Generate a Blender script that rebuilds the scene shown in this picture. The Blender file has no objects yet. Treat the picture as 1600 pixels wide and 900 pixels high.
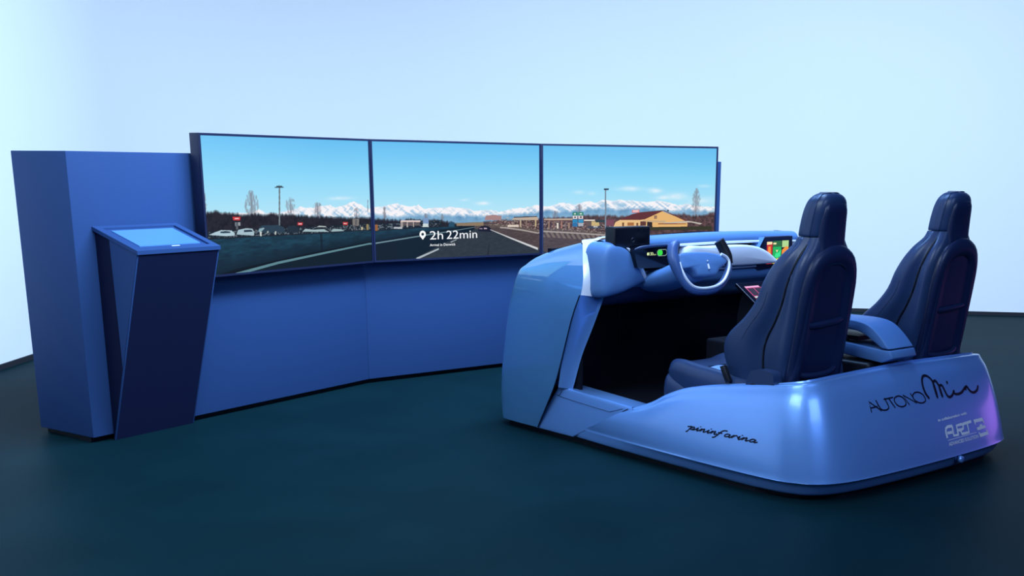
import bpy, bmesh, math, random
import numpy as np
from mathutils import Vector, Matrix
from mathutils.bvhtree import BVHTree
scn = bpy.context.scene
COL = scn.collection
random.seed(7)
R = math.radians

# ------------------------------------------------------------------ camera
cam_d = bpy.data.cameras.new('camera'); cam = bpy.data.objects.new('camera', cam_d); COL.objects.link(cam)
cam_d.sensor_width = 36; cam_d.lens = 1840.9 / 1600 * 36
cam_d.shift_x = -146.04 / 1600; cam_d.shift_y = 282.17 / 1600
_p, _r = .25094, .01162
_fw = Vector((0, math.cos(_p), -math.sin(_p))); _up = Vector((0, math.sin(_p), math.cos(_p))); _rt = Vector((1, 0, 0))
_R = _rt * math.cos(_r) + _up * math.sin(_r); _U = _up * math.cos(_r) - _rt * math.sin(_r)
cam.matrix_world = Matrix(((_R.x, _U.x, -_fw.x, 0), (_R.y, _U.y, -_fw.y, 0), (_R.z, _U.z, -_fw.z, 1.73918), (0, 0, 0, 1)))
cam_d.clip_end = 100
scn.camera = cam

# ------------------------------------------------------------------ world, lights, exposure
scn.view_settings.view_transform = 'Standard'; scn.view_settings.look = 'None'
scn.view_settings.gamma = 1; scn.view_settings.use_curve_mapping = False
scn.view_settings.exposure = 0
world = bpy.data.worlds.new('studio_air'); scn.world = world; world.use_nodes = True
world.node_tree.nodes['Background'].inputs[0].default_value = (.10, .26, 1.0, 1)
world.node_tree.nodes['Background'].inputs[1].default_value = .11

def area(name, loc, target, sx, sy, power, color):
    l = bpy.data.lights.new(name, 'AREA'); l.shape = 'RECTANGLE'; l.size = sx; l.size_y = sy
    l.energy = power; l.color = color
    o = bpy.data.objects.new(name, l); COL.objects.link(o)
    o.location = loc; d = Vector(target) - Vector(loc)
    o.rotation_euler = d.to_track_quat('-Z', 'Y').to_euler()
    return o
# unseen area lights added high up to brighten the white cyclorama
WC = (.56, .755, 1.0)
area('added_wall_light', (1.6, 7.6, 6.0), (1.6, 15.0, -.6), 9, 1.4, 385, WC)
area('added_wall_light', (0.8, 6.6, 6.0), (-5.2, 8.6, -.6), 7, 1.4, 395, WC)
area('added_wall_light', (6.5, 7.4, 6.0), (7.2, 14.5, -.8), 5, 1.4, 85, WC)
for _o in bpy.data.objects:
    if _o.name.startswith('added_wall_light'): _o.data.spread = R(110)
# unseen lamps: softbox above the simulator, large fill added behind the camera, corner light, violet accent at the back right
area('overhead_softbox', (0.2, 8.0, 4.2), (0.2, 8.0, 0), 2.4, 1.6, 165, (.25, .50, 1.0))
area('added_front_fill', (3.6, 1.0, 4.6), (0.4, 8.0, .8), 3.4, 2.0, 165, (.42, .62, 1.0))
area('corner_softbox', (-1.5, 3.0, 4.2), (0.9, 6.5, .6), 2.8, 1.8, 150, (.62, .80, 1.0))
va = area('violet_accent', (5.6, 8.7, .5), (2.4, 7.2, .2), 1.2, .7, .22, (.62, .22, 1.0)); va.data.spread = R(36)

# ------------------------------------------------------------------ materials
def mat(name, col, rough=.5, metal=0, coat=0, spec=.5, noise=0, nscale=40, bump=0, bscale=300, sheen=0, coat_rough=.05, ior=1.5):
    m = bpy.data.materials.new(name); m.use_nodes = True; nt = m.node_tree; b = nt.nodes['Principled BSDF']
    b.inputs['Base Color'].default_value = (*col, 1); b.inputs['Roughness'].default_value = rough
    b.inputs['Metallic'].default_value = metal; b.inputs['Coat Weight'].default_value = coat
    b.inputs['Coat Roughness'].default_value = coat_rough
    b.inputs['Specular IOR Level'].default_value = spec
    b.inputs['Sheen Weight'].default_value = sheen
    b.inputs['IOR'].default_value = ior
    tc = nt.nodes.new('ShaderNodeTexCoord')
    if noise:
        n = nt.nodes.new('ShaderNodeTexNoise'); n.inputs['Scale'].default_value = nscale; n.inputs['Detail'].default_value = 6
        nt.links.new(tc.outputs['Object'], n.inputs['Vector'])
        r = nt.nodes.new('ShaderNodeValToRGB')
        r.color_ramp.elements[0].position = .3; r.color_ramp.elements[1].position = .7
        r.color_ramp.elements[0].color = (*[c * (1 - noise) for c in col], 1)
        r.color_ramp.elements[1].color = (*[min(1, c * (1 + noise)) for c in col], 1)
        nt.links.new(n.outputs['Fac'], r.inputs['Fac']); nt.links.new(r.outputs['Color'], b.inputs['Base Color'])
    if bump:
        n2 = nt.nodes.new('ShaderNodeTexNoise'); n2.inputs['Scale'].default_value = bscale; n2.inputs['Detail'].default_value = 3
        nt.links.new(tc.outputs['Object'], n2.inputs['Vector'])
        bp = nt.nodes.new('ShaderNodeBump'); bp.inputs['Strength'].default_value = bump; bp.inputs['Distance'].default_value = .002
        nt.links.new(n2.outputs['Fac'], bp.inputs['Height']); nt.links.new(bp.outputs['Normal'], b.inputs['Normal'])
    return m
def emit(name, col, s=1):
    m = bpy.data.materials.new(name); m.use_nodes = True; b = m.node_tree.nodes['Principled BSDF']
    b.inputs['Base Color'].default_value = (.005, .005, .006, 1); b.inputs['Roughness'].default_value = .3
    b.inputs['Emission Color'].default_value = (*col, 1); b.inputs['Emission Strength'].default_value = s
    return m
M = {}
M['wall'] = mat('white_cyclorama', (.86, .88, .9), .9, spec=.1)
M['base'] = mat('dark_baseboard', (.004, .006, .012), .6)
M['floor'] = mat('dark_teal_floor', (.0030, .017, .023), .50, spec=.3, ior=1.10, noise=.12, nscale=1.5, bump=.05, bscale=200)
M['stand'] = mat('blue_stand_paint', (.024, .062, .18), .6, spec=.12, noise=.03, nscale=250)
M['standdark'] = mat('dark_navy_core', (.004, .008, .04), .7, spec=.2)  # darker navy of the kiosk core behind its panels
M['bezel'] = mat('navy_bezel', (.006, .010, .04), .45)
M['black'] = mat('black_plastic', (.006, .007, .012), .45, spec=.3)
M['gloss'] = mat('black_glass', (.004, .005, .010), .12)
M['body'] = mat('pearl_silver_body', (.17, .37, .80), .36, metal=.45, coat=.7, spec=.5, coat_rough=.12)
M['nose'] = mat('pearl_silver_gloss_body', (.13, .36, .70), .38, metal=.5, coat=1.0, spec=.5, coat_rough=.03)
M['nose'].node_tree.nodes['Principled BSDF'].inputs['Coat IOR'].default_value = 2.3
M['rim'] = mat('blue_wheel_leather', (.045, .10, .28), .38, spec=.45)
M['trim'] = mat('pale_satin_trim', (.80, .84, .95), .3, metal=.2, coat=.4)
M['dash'] = mat('blue_dash_skin', (.085, .20, .45), .5, spec=.35, bump=.1)
M['pad'] = mat('pale_dash_fabric', (.62, .68, .82), .85, noise=.12, nscale=300, bump=.2, sheen=.2)
M['leather'] = mat('navy_leather', (.018, .040, .11), .36, spec=.45, bump=.12, bscale=220)
M['fabric'] = mat('pale_blue_seat_fabric', (.16, .30, .62), .85, noise=.2, nscale=400, bump=.3)
M['shell'] = mat('dark_seat_shell', (.008, .017, .065), .38, spec=.5)
M['carpet'] = mat('black_carpet', (.006, .007, .014), .95, spec=.1, noise=.3, nscale=500, bump=.5)
M['ink'] = mat('dark_logo_ink', (.004, .006, .02), .5, spec=.2)
M['white_ink'] = mat('white_logo_ink', (.85, .86, .9), .6, spec=.2)
M['chrome'] = mat('bright_metal', (.8, .82, .88), .2, metal=1)
M['tablet'] = mat('pale_tablet_glass', (.09, .24, .55), .25)

# ------------------------------------------------------------------ mesh helpers
def link(name, verts, faces, m=None, parent=None, smooth=None, kind=None):
    me = bpy.data.meshes.new(name); me.from_pydata([tuple(v) for v in verts], [], [tuple(f) for f in faces]); me.validate()
    bm = bmesh.new(); bm.from_mesh(me); bmesh.ops.remove_doubles(bm, verts=bm.verts, dist=1e-5)
    bmesh.ops.recalc_face_normals(bm, faces=bm.faces); bm.to_mesh(me); bm.free()
    o = bpy.data.objects.new(name, me); COL.objects.link(o)
    if m: me.materials.append(m)
    if smooth is not None:
        for p in me.polygons: p.use_smooth = True
        me.set_sharp_from_angle(angle=R(smooth))
    if parent: o.parent = parent
    if kind: o['kind'] = kind
    return o
def cr(pts, n, closed=False):
    P = np.array(pts, float); N = len(P); out = []
    seg = N if closed else N - 1
    for i in range(seg):
        if closed: a, b, c, d = P[(i - 1) % N], P[i], P[(i + 1) % N], P[(i + 2) % N]
        else:
            b, c = P[i], P[i + 1]; a = P[i - 1] if i else 2 * b - c; d = P[i + 2] if i + 2 < N else 2 * c - b
        for k in range(n):
            t = k / n
            out.append(.5 * ((2 * b) + (c - a) * t + (2 * a - 5 * b + 4 * c - d) * t * t + (3 * b - a - 3 * c + d) * t ** 3))
    if not closed: out.append(P[-1])
    return np.array(out)
def grid(ctrl, nu=4, nv=4, cu=False, cv=False):
    """ctrl[i][j] -> smooth surface through the control points"""
    A = np.array(ctrl, float)
    B = np.array([cr(A[i], nv, cv) for i in range(len(A))])
    C = np.array([cr(B[:, j], nu, cu) for j in range(B.shape[1])]).transpose(1, 0, 2)
    nr, nc = C.shape[:2]; V = C.reshape(-1, 3); F = []
    for i in range(nr if cu else nr - 1):
        for j in range(nc if cv else nc - 1):
            F.append((i * nc + j, i * nc + (j + 1) % nc, ((i + 1) % nr) * nc + (j + 1) % nc, ((i + 1) % nr) * nc + j))
    return V, F, nr, nc
def merge(*vf):
    V = []; F = []
    for v, f in vf:
        o = len(V); V += [tuple(x) for x in v]; F += [tuple(i + o for i in q) for q in f]
    return V, F
def loft(rings, n=3, m=4, caps=True):
    """rings: closed control loops along an axis"""
    V, F, nr, nc = grid(rings, n, m, False, True)
    if caps:
        V = list(map(tuple, V)); F = list(F)
        for r in (0, nr - 1):
            c = np.mean([V[r * nc + j] for j in range(nc)], axis=0); V.append(tuple(c)); k = len(V) - 1
            for j in range(nc): F.append((r * nc + j, r * nc + (j + 1) % nc, k))
    return V, F
def tube(path, r, sides=8, n=4, flat=1.0, nrm=None, closed=False):
    P = cr(path, n, closed) if n > 1 else np.array(path, float); V = []; F = []
    rr = r if hasattr(r, '__len__') else [r] * len(path)
    RR = cr([[x, 0, 0] for x in rr], n, closed)[:, 0] if n > 1 else rr
    N = len(P)
    for i in range(N):
        if closed: t = P[(i + 1) % N] - P[i - 1]
        else: t = P[min(i + 1, N - 1)] - P[max(i - 1, 0)]
        t = t / (np.linalg.norm(t) + 1e-9)
        a = np.array(nrm if nrm is not None else (0, 0, 1.)); 
        if abs(a @ t) > .95: a = np.array((1., 0, 0))
        s = np.cross(t, a); s /= np.linalg.norm(s); u = np.cross(s, t)
        for k in range(sides):
            an = 2 * math.pi * k / sides; V.append(P[i] + s * math.cos(an) * RR[i] + u * math.sin(an) * RR[i] * flat)
    for i in range(N if closed else N - 1):
        for k in range(sides):
            F.append((i * sides + k, i * sides + (k + 1) % sides, ((i + 1) % N) * sides + (k + 1) % sides, ((i + 1) % N) * sides + k))
    if not closed: F += [tuple(range(sides)), tuple((N - 1) * sides + k for k in reversed(range(sides)))]
    return V, F
def prism(poly, d):
    """polygon of 3-D points pushed along vector d"""
    n = len(poly); d = np.array(d, float); V = [tuple(p) for p in poly] + [tuple(np.array(p) + d) for p in poly]
    return V, [tuple(range(n)), tuple(reversed(range(n, 2 * n)))] + [(i, (i + 1) % n, n + (i + 1) % n, n + i) for i in range(n)]
def box(x0, x1, y0, y1, z0, z1):
    return prism([(x0, y0, z0), (x1, y0, z0), (x1, y1, z0), (x0, y1, z0)], (0, 0, z1 - z0))
def bevel(o, w=.01, s=3):
    b = o.modifiers.new('bevel', 'BEVEL'); b.width = w; b.segments = s; b.limit_method = 'ANGLE'; b.angle_limit = R(35)
    for p in o.data.polygons: p.use_smooth = True
    return o
def solid(o, t, off=-1):
    b = o.modifiers.new('solid', 'SOLIDIFY'); b.thickness = t; b.offset = off; return o
def empty(name, loc=(0, 0, 0), rz=0, parent=None):
    o = bpy.data.objects.new(name, None); COL.objects.link(o); o.location = loc; o.rotation_euler = (0, 0, rz); o.empty_display_size = .1
    if parent: o.parent = parent
    return o
def tag(o, label=None, cat=None, group=None, kind=None):
    for k, v in (('label', label), ('category', cat), ('group', group), ('kind', kind)):
        if v: o[k] = v
    return o

# ---- measured outlines of the screen picture and of the logos (metres on their own surfaces)
SNOW = [[0.017,0.423],[0.435,0.42],[0.5,0.44],[0.561,0.409],[0.702,0.413],[0.758,0.424],[0.826,0.432],[0.895,0.449],[0.964,0.439],[1.022,0.438],[1.105,0.452],[1.201,0.454],[1.248,0.437],[1.36,0.447],[1.411,0.467],[1.463,0.477],[1.55,0.443],[1.613,0.414],[1.677,0.431],[1.766,0.434],[1.827,0.447],[1.888,0.456],[1.949,0.437],[2.021,0.431],[2.084,0.441],[2.145,0.408],[2.231,0.417],[2.316,0.419],[2.425,0.419],[2.513,0.412],[2.579,0.402],[2.612,0.388],[2.714,0.393],[2.782,0.395],[2.874,0.375],[2.991,0.396],[3.11,0.404],[3.206,0.413],[3.279,0.428],[3.346,0.415],[3.425,0.422],[3.499,0.447],[3.562,0.442],[3.626,0.432],[3.69,0.447],[3.754,0.462],[3.818,0.447],[3.883,0.472],[3.969,0.466],[4.034,0.473],[4.122,0.468],[4.21,0.463],[4.298,0.453],[4.409,0.469],[4.498,0.454],[4.589,0.428],[4.69,0.439],[4.747,0.423],[4.93,0.411]]
BLUE = [[0.016,0.416],[0.701,0.397],[1.61,0.364],[1.675,0.384],[1.895,0.363],[2.019,0.374],[2.208,0.371],[2.424,0.364],[2.645,0.351],[2.874,0.356],[3.11,0.367],[3.279,0.375],[3.346,0.397],[3.499,0.385],[3.69,0.397],[3.883,0.409],[4.035,0.402],[4.211,0.407],[4.41,0.402],[4.59,0.389],[4.931,0.385]]
TREETOP = [[-0.001,0.435],[0.105,0.443],[0.202,0.426],[0.282,0.42],[0.373,0.414],[0.477,0.419],[0.561,0.405],[0.627,0.423],[0.669,0.402],[0.735,0.404],[0.824,0.398],[1.006,0.381],[1.244,0.374],[1.367,0.362],[1.61,0.355],[1.673,0.345],[1.793,0.339],[1.924,0.328],[1.997,0.34],[2.101,0.329],[2.185,0.327],[2.249,0.333],[2.335,0.316],[2.422,0.296],[2.466,0.288],[2.644,0.287],[2.712,0.297],[2.816,0.311],[2.908,0.316],[3.014,0.312],[3.278,0.315],[3.346,0.323],[3.499,0.326],[3.605,0.329],[3.733,0.347],[3.841,0.342],[3.949,0.347],[4.036,0.335],[4.256,0.347],[4.479,0.346],[4.591,0.351],[4.658,0.356],[4.727,0.341],[4.841,0.346],[4.932,0.366]]
BARTOP = [[0.02,0.252],[0.237,0.25],[0.484,0.251],[1.067,0.247],[1.604,0.251],[1.669,0.242],[1.891,0.25],[2.099,0.258],[2.312,0.26],[2.599,0.262]]
BARBOT = [[0.066,0.008],[0.249,0.041],[0.87,0.103],[1.599,0.164],[1.665,0.16],[2.076,0.212],[2.421,0.246],[2.599,0.259]]
LINE_L = [[0.246,0.006],[0.642,0.06],[1.105,0.103],[1.611,0.148],[1.664,0.147],[2.075,0.192],[2.42,0.228],[2.632,0.253]]
LINE_R = [[2.78,0.228],[2.989,0.152],[3.283,0.05]]
SHOULD_R = [[2.78,0.244],[2.931,0.234],[3.108,0.211],[3.284,0.18],[3.346,0.194],[3.606,0.179],[3.995,0.152],[4.26,0.137]]
DASHES = [[[2.048,0.012],[2.264,0.085]],[[2.38,0.135],[2.44,0.155]]]
SEAM = [[2.75,0.005],[2.766,0.103]]
ROADSPLIT = [[2.017,0.011],[2.33,0.135],[2.53,0.202],[2.666,0.249]]
SHAPES = [[[[0.033,0.282],[0.092,0.298],[0.142,0.309],[0.231,0.304],[0.26,0.284],[0.256,0.268],[0.178,0.268]],[175,200,210]],[[[0.131,0.299],[0.181,0.302],[0.221,0.297],[0.22,0.287],[0.136,0.289]],[40,60,75]],[[[0.274,0.275],[0.292,0.305],[0.364,0.314],[0.421,0.308],[0.435,0.284],[0.431,0.261]],[165,190,200]],[[[0.343,0.303],[0.415,0.301],[0.422,0.287],[0.342,0.288]],[35,50,65]],[[[0.466,0.279],[0.479,0.31],[0.512,0.328],[0.663,0.325],[0.716,0.309],[0.73,0.268]],[40,60,75]],[[[0.472,0.287],[0.484,0.306],[0.527,0.312],[0.531,0.304],[0.492,0.282]],[140,170,180]],[[[0.736,0.272],[0.761,0.315],[0.829,0.317],[0.861,0.296],[0.865,0.263]],[30,42,52]],[[[0.487,0.284],[0.504,0.284],[0.502,0.254],[0.485,0.255]],[200,205,200]],[[[0.557,0.287],[0.567,0.287],[0.566,0.275],[0.556,0.275]],[180,190,190]],[[[0.629,0.282],[0.642,0.282],[0.64,0.258],[0.627,0.258]],[190,195,190]],[[[0.899,0.27],[0.93,0.289],[1.01,0.278],[1.117,0.278],[1.176,0.257]],[160,185,190]],[[[1.047,0.297],[1.071,0.306],[1.142,0.3],[1.148,0.292]],[170,180,180]],[[[1.188,0.258],[1.226,0.278],[1.312,0.271],[1.336,0.257]],[150,175,180]],[[[0.249,0.394],[0.32,0.392],[0.314,0.368],[0.253,0.372]],[200,50,50]],[[[0.267,0.386],[0.307,0.384],[0.306,0.378],[0.266,0.379]],[235,200,200]],[[[0.268,0.357],[0.29,0.357],[0.288,0.331],[0.266,0.331]],[130,140,150]],[[[0.296,0.356],[0.315,0.356],[0.313,0.333],[0.294,0.334]],[150,155,160]],[[[0.276,0.357],[0.296,0.356],[0.292,0.309],[0.272,0.31]],[90,95,100]],[[[0.855,0.336],[0.908,0.335],[0.902,0.314],[0.856,0.317]],[195,55,55]],[[[0.864,0.33],[0.896,0.329],[0.895,0.322],[0.863,0.323]],[230,190,190]],[[[1.327,0.324],[1.384,0.322],[1.376,0.299],[1.329,0.302]],[190,60,55]],[[[1.337,0.316],[1.372,0.315],[1.371,0.309],[1.337,0.31]],[225,190,190]],[[[1.435,0.345],[1.508,0.342],[1.505,0.291],[1.432,0.293]],[120,115,110]],[[[1.467,0.338],[1.48,0.337],[1.477,0.299],[1.465,0.299]],[75,75,80]],[[[1.454,0.295],[1.472,0.295],[1.47,0.256],[1.452,0.257]],[70,70,75]],[[[1.528,0.28],[1.548,0.279],[1.547,0.256],[1.526,0.257]],[190,180,150]],[[[1.591,0.299],[1.612,0.298],[1.61,0.255],[1.589,0.256]],[150,130,80]],[[[0.689,0.583],[0.703,0.583],[0.683,0.322],[0.669,0.323]],[110,120,125]],[[[0.65,0.587],[0.673,0.595],[0.695,0.601],[0.722,0.595],[0.74,0.585],[0.721,0.581],[0.672,0.581]],[55,70,80]],[[[1.612,0.483],[1.62,0.483],[1.615,0.39],[1.607,0.39]],[120,130,140]],[[[1.914,0.322],[2.095,0.318],[2.095,0.304],[1.913,0.308]],[215,195,190]],[[[1.913,0.308],[1.934,0.307],[1.932,0.266],[1.912,0.267]],[160,150,145]],[[[1.934,0.307],[2.09,0.304],[2.089,0.276],[1.933,0.279]],[95,85,85]],[[[1.97,0.307],[1.978,0.307],[1.977,0.268],[1.969,0.268]],[190,180,175]],[[[2.027,0.306],[2.035,0.305],[2.034,0.267],[2.026,0.267]],[190,180,175]],[[[1.851,0.271],[1.927,0.269],[1.927,0.255],[1.85,0.257]],[180,185,190]],[[[2.122,0.336],[2.175,0.335],[2.173,0.287],[2.121,0.289]],[120,150,190]],[[[2.115,0.265],[2.121,0.291],[2.171,0.29],[2.173,0.263]],[200,215,215]],[[[1.676,0.294],[1.705,0.293],[1.704,0.246],[1.674,0.246]],[150,95,40]],[[[2.367,0.297],[2.422,0.296],[2.421,0.26],[2.366,0.261]],[35,75,100]],[[[2.444,0.291],[2.712,0.292],[2.712,0.262],[2.443,0.266]],[140,120,95]],[[[2.422,0.291],[2.712,0.294],[2.712,0.288],[2.422,0.285]],[120,125,120]],[[[2.724,0.308],[2.736,0.343],[2.816,0.35],[2.897,0.34],[2.897,0.305]],[165,130,130]],[[[3.014,0.304],[3.014,0.319],[3.278,0.324],[3.288,0.311],[3.288,0.297]],[190,170,150]],[[[3.026,0.329],[3.278,0.332],[3.278,0.324],[3.026,0.321]],[70,60,60]],[[[3.091,0.301],[3.106,0.301],[3.105,0.244],[3.091,0.244]],[185,165,140]],[[[2.961,0.264],[3.079,0.262],[3.079,0.243],[2.96,0.245]],[215,200,185]],[[[3.157,0.3],[3.167,0.299],[3.166,0.244],[3.157,0.245]],[140,120,105]],[[[3.254,0.298],[3.269,0.298],[3.268,0.24],[3.254,0.241]],[190,170,130]],[[[2.66,0.217],[2.66,0.243],[2.689,0.258],[2.723,0.262],[2.763,0.256],[2.789,0.237],[2.791,0.209]],[22,20,40]],[[[2.668,0.241],[2.7,0.24],[2.7,0.234],[2.668,0.235]],[170,150,170]],[[[2.714,0.244],[2.746,0.243],[2.746,0.234],[2.714,0.234]],[190,170,185]],[[[3.346,0.308],[3.605,0.309],[3.605,0.295],[3.346,0.296]],[185,160,140]],[[[3.346,0.296],[3.605,0.295],[3.605,0.289],[3.346,0.29]],[90,60,55]],[[[3.383,0.288],[3.398,0.288],[3.397,0.223],[3.383,0.223]],[150,120,100]],[[[3.425,0.28],[3.44,0.28],[3.44,0.223],[3.425,0.223]],[120,90,80]],[[[3.462,0.272],[3.477,0.272],[3.477,0.223],[3.462,0.223]],[225,215,200]],[[[3.499,0.288],[3.514,0.288],[3.514,0.223],[3.499,0.223]],[170,120,100]],[[[3.536,0.28],[3.551,0.28],[3.551,0.223],[3.536,0.223]],[110,95,90]],[[[3.565,0.272],[3.58,0.272],[3.58,0.222],[3.565,0.222]],[160,130,110]],[[[3.605,0.364],[3.652,0.364],[3.652,0.335],[3.605,0.335]],[20,120,90]],[[[3.658,0.364],[3.706,0.364],[3.706,0.335],[3.658,0.335]],[25,130,100]],[[[3.61,0.333],[3.65,0.333],[3.65,0.305],[3.61,0.305]],[225,215,215]],[[[3.66,0.333],[3.704,0.333],[3.704,0.305],[3.661,0.305]],[220,205,205]],[[[3.605,0.302],[3.653,0.302],[3.653,0.272],[3.605,0.272]],[40,130,180]],[[[3.658,0.302],[3.707,0.302],[3.707,0.272],[3.659,0.272]],[50,140,190]],[[[3.605,0.269],[3.653,0.269],[3.653,0.239],[3.605,0.239]],[40,110,165]],[[[3.659,0.269],[3.707,0.269],[3.707,0.242],[3.659,0.242]],[170,175,185]],[[[3.618,0.355],[3.639,0.355],[3.639,0.343],[3.618,0.343]],[210,225,215]],[[[3.671,0.355],[3.695,0.355],[3.695,0.343],[3.671,0.343]],[200,220,210]],[[[3.621,0.325],[3.637,0.325],[3.637,0.313],[3.621,0.313]],[50,50,60]],[[[3.675,0.327],[3.69,0.327],[3.691,0.313],[3.676,0.313]],[60,50,60]],[[[3.712,0.299],[3.814,0.299],[3.814,0.287],[3.712,0.287]],[230,220,205]],[[[3.782,0.285],[3.852,0.285],[3.853,0.244],[3.782,0.245]],[200,175,120]],[[[3.817,0.297],[3.906,0.297],[3.906,0.274],[3.818,0.275]],[45,60,65]],[[[3.734,0.282],[3.777,0.282],[3.777,0.247],[3.734,0.247]],[100,85,80]],[[[3.734,0.227],[3.755,0.242],[3.863,0.241],[3.885,0.221]],[60,70,85]],[[[3.799,0.242],[3.842,0.241],[3.842,0.231],[3.799,0.231]],[190,195,200]],[[[3.917,0.297],[3.993,0.296],[3.994,0.246],[3.918,0.246]],[120,70,85]],[[[3.989,0.236],[4.004,0.274],[4.059,0.301],[4.312,0.301],[4.325,0.232]],[232,192,135]],[[[4.037,0.296],[4.168,0.347],[4.234,0.362],[4.444,0.379],[4.461,0.371],[4.29,0.301],[4.235,0.294]],[95,45,45]],[[[4.274,0.296],[4.45,0.371],[4.695,0.282],[4.696,0.23],[4.325,0.232]],[228,180,112]],[[[4.444,0.381],[4.467,0.379],[4.706,0.284],[4.689,0.278]],[110,60,50]],[[[4.068,0.274],[4.087,0.274],[4.087,0.24],[4.068,0.24]],[120,80,45]],[[[4.119,0.274],[4.18,0.273],[4.181,0.245],[4.12,0.245]],[170,110,60]],[[[4.202,0.27],[4.222,0.27],[4.223,0.243],[4.203,0.243]],[120,80,50]],[[[4.241,0.283],[4.296,0.283],[4.297,0.244],[4.241,0.245]],[95,55,45]],[[[4.307,0.28],[4.357,0.28],[4.358,0.232],[4.308,0.232]],[45,35,35]],[[[4.373,0.334],[4.401,0.334],[4.401,0.303],[4.373,0.304]],[150,115,90]],[[[4.263,0.294],[4.48,0.289],[4.492,0.269],[4.458,0.266],[4.263,0.283]],[200,170,130]],[[[4.458,0.269],[4.706,0.286],[4.844,0.263],[4.821,0.253],[4.729,0.272],[4.481,0.26]],[190,180,170]],[[[4.413,0.264],[4.684,0.263],[4.684,0.255],[4.414,0.256]],[140,85,50]],[[[4.369,0.256],[4.385,0.256],[4.385,0.232],[4.37,0.232]],[220,180,120]],[[[4.159,0.357],[4.162,0.383],[4.233,0.385],[4.231,0.359]],[210,130,130]],[[[4.169,0.379],[4.222,0.379],[4.222,0.365],[4.17,0.365]],[240,200,200]],[[[4.498,0.383],[4.511,0.383],[4.512,0.369],[4.498,0.369]],[50,50,60]],[[[3.994,0.21],[4.347,0.232],[4.937,0.237],[4.938,0.205],[3.995,0.205]],[52,52,30]],[[[3.903,0.557],[3.916,0.557],[3.92,0.221],[3.907,0.221]],[120,135,150]],[[[3.885,0.562],[3.914,0.571],[3.948,0.563],[3.938,0.557],[3.895,0.556]],[40,50,70]]]
TREES = [[0.427,0.413,0.566,0.064],[0.793,0.399,0.519,0.047],[1.065,0.375,0.478,0.045],[1.485,0.342,0.427,0.032],[1.771,0.339,0.43,0.018],[2.15,0.332,0.372,0.021],[2.304,0.325,0.37,0.02],[4.776,0.336,0.572,0.043],[3.668,0.347,0.432,0.032],[3.446,0.328,0.377,0.032],[0.021,0.431,0.571,0.013]]
CLOUDS = [[3.662,0.534,0.048,0.014,0.5],[3.785,0.525,0.038,0.014,0.4],[4.131,0.566,0.109,0.019,0.7],[4.373,0.55,0.061,0.02,0.9],[4.575,0.502,0.102,0.028,0.7],[4.453,0.489,0.067,0.016,0.5],[4.855,0.593,0.051,0.012,0.6],[4.837,0.464,0.126,0.031,0.5],[2.525,0.475,0.045,0.011,0.4],[2.709,0.446,0.069,0.014,0.7],[1.314,0.5,0.125,0.012,0.6]]
PIN = [[2.083,0.208],[2.114,0.229],[2.143,0.206],[2.114,0.163],[2.114,0.206]]
TXT = [[2.181,0.163],[2.645,0.167],[2.184,0.23]]
SUB = [[2.179,0.112],[2.427,0.119]]
AUTONO = [[[-0.472,0.346],[-0.4708,0.4075],[-0.3846,0.3438]],[[-0.4692,0.3707],[-0.4098,0.3723]],[[-0.4094,0.4091],[-0.3923,0.3609],[-0.369,0.3455],[-0.3362,0.3436],[-0.317,0.3536],[-0.3177,0.3699],[-0.3306,0.411]],[[-0.3408,0.4043],[-0.2539,0.4049]],[[-0.2957,0.4044],[-0.2619,0.3443]],[[-0.227,0.4053],[-0.2477,0.3962],[-0.251,0.3756],[-0.2304,0.3519],[-0.1963,0.342],[-0.1674,0.3463],[-0.1558,0.359],[-0.1605,0.3808],[-0.1832,0.4],[-0.2073,0.4067],[-0.227,0.4053]],[[-0.1296,0.3439],[-0.1647,0.4072],[-0.058,0.3458],[-0.0943,0.4082]],[[-0.0606,0.4042],[-0.0777,0.392],[-0.0724,0.3676],[-0.0417,0.3471],[-0.0049,0.3401],[0.0257,0.3459],[0.0326,0.3618],[0.0196,0.3874],[-0.013,0.4042],[-0.0395,0.4074],[-0.0606,0.4042]]]
MIA = [[[0.0737,0.3544],[0.0493,0.391],[0.0442,0.4349],[0.0563,0.472],[0.0812,0.4924],[0.1097,0.4927],[0.1357,0.4777],[0.1529,0.4515],[0.1581,0.4072],[0.1561,0.3467]],[[0.1561,0.3467],[0.1521,0.403],[0.1567,0.4413],[0.1784,0.4535],[0.194,0.442],[0.2072,0.4063],[0.2092,0.3451]],[[0.2092,0.3451],[0.2031,0.397],[0.2124,0.4179],[0.2371,0.4175],[0.2486,0.3868],[0.26,0.356],[0.2787,0.3415],[0.311,0.3474],[0.3416,0.3684],[0.3418,0.3783]],[[0.3418,0.3783],[0.3444,0.3557],[0.3799,0.349],[0.4261,0.3559],[0.4708,0.3781],[0.5001,0.3847],[0.4687,0.3734],[0.4831,0.3667]],[[0.5001,0.3847],[0.5111,0.3609],[0.5342,0.3441],[0.5678,0.3401],[0.6046,0.3524],[0.6296,0.3774]]]
MIADOT = [[0.2954,0.4354],[0.3044,0.4235]]
ART = [[[0.1625,0.1091],[0.1585,0.1436],[0.1653,0.1653],[0.1884,0.1734],[0.2377,0.1715]],[[0.2344,0.1703],[0.2341,0.1134],[0.2846,0.1127],[0.2783,0.1365]],[[0.1721,0.1368],[0.2246,0.1359]],[[0.2839,0.1112],[0.2808,0.1672],[0.3385,0.1691],[0.3529,0.1605],[0.3495,0.1429],[0.3299,0.1374],[0.2877,0.1384]],[[0.3131,0.1382],[0.3241,0.112],[0.4046,0.1122],[0.4001,0.1656]],[[0.3493,0.1676],[0.4495,0.1722]]]
ARTLINE = [[0.1642,0.0944],[0.4869,0.1006]]
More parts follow.
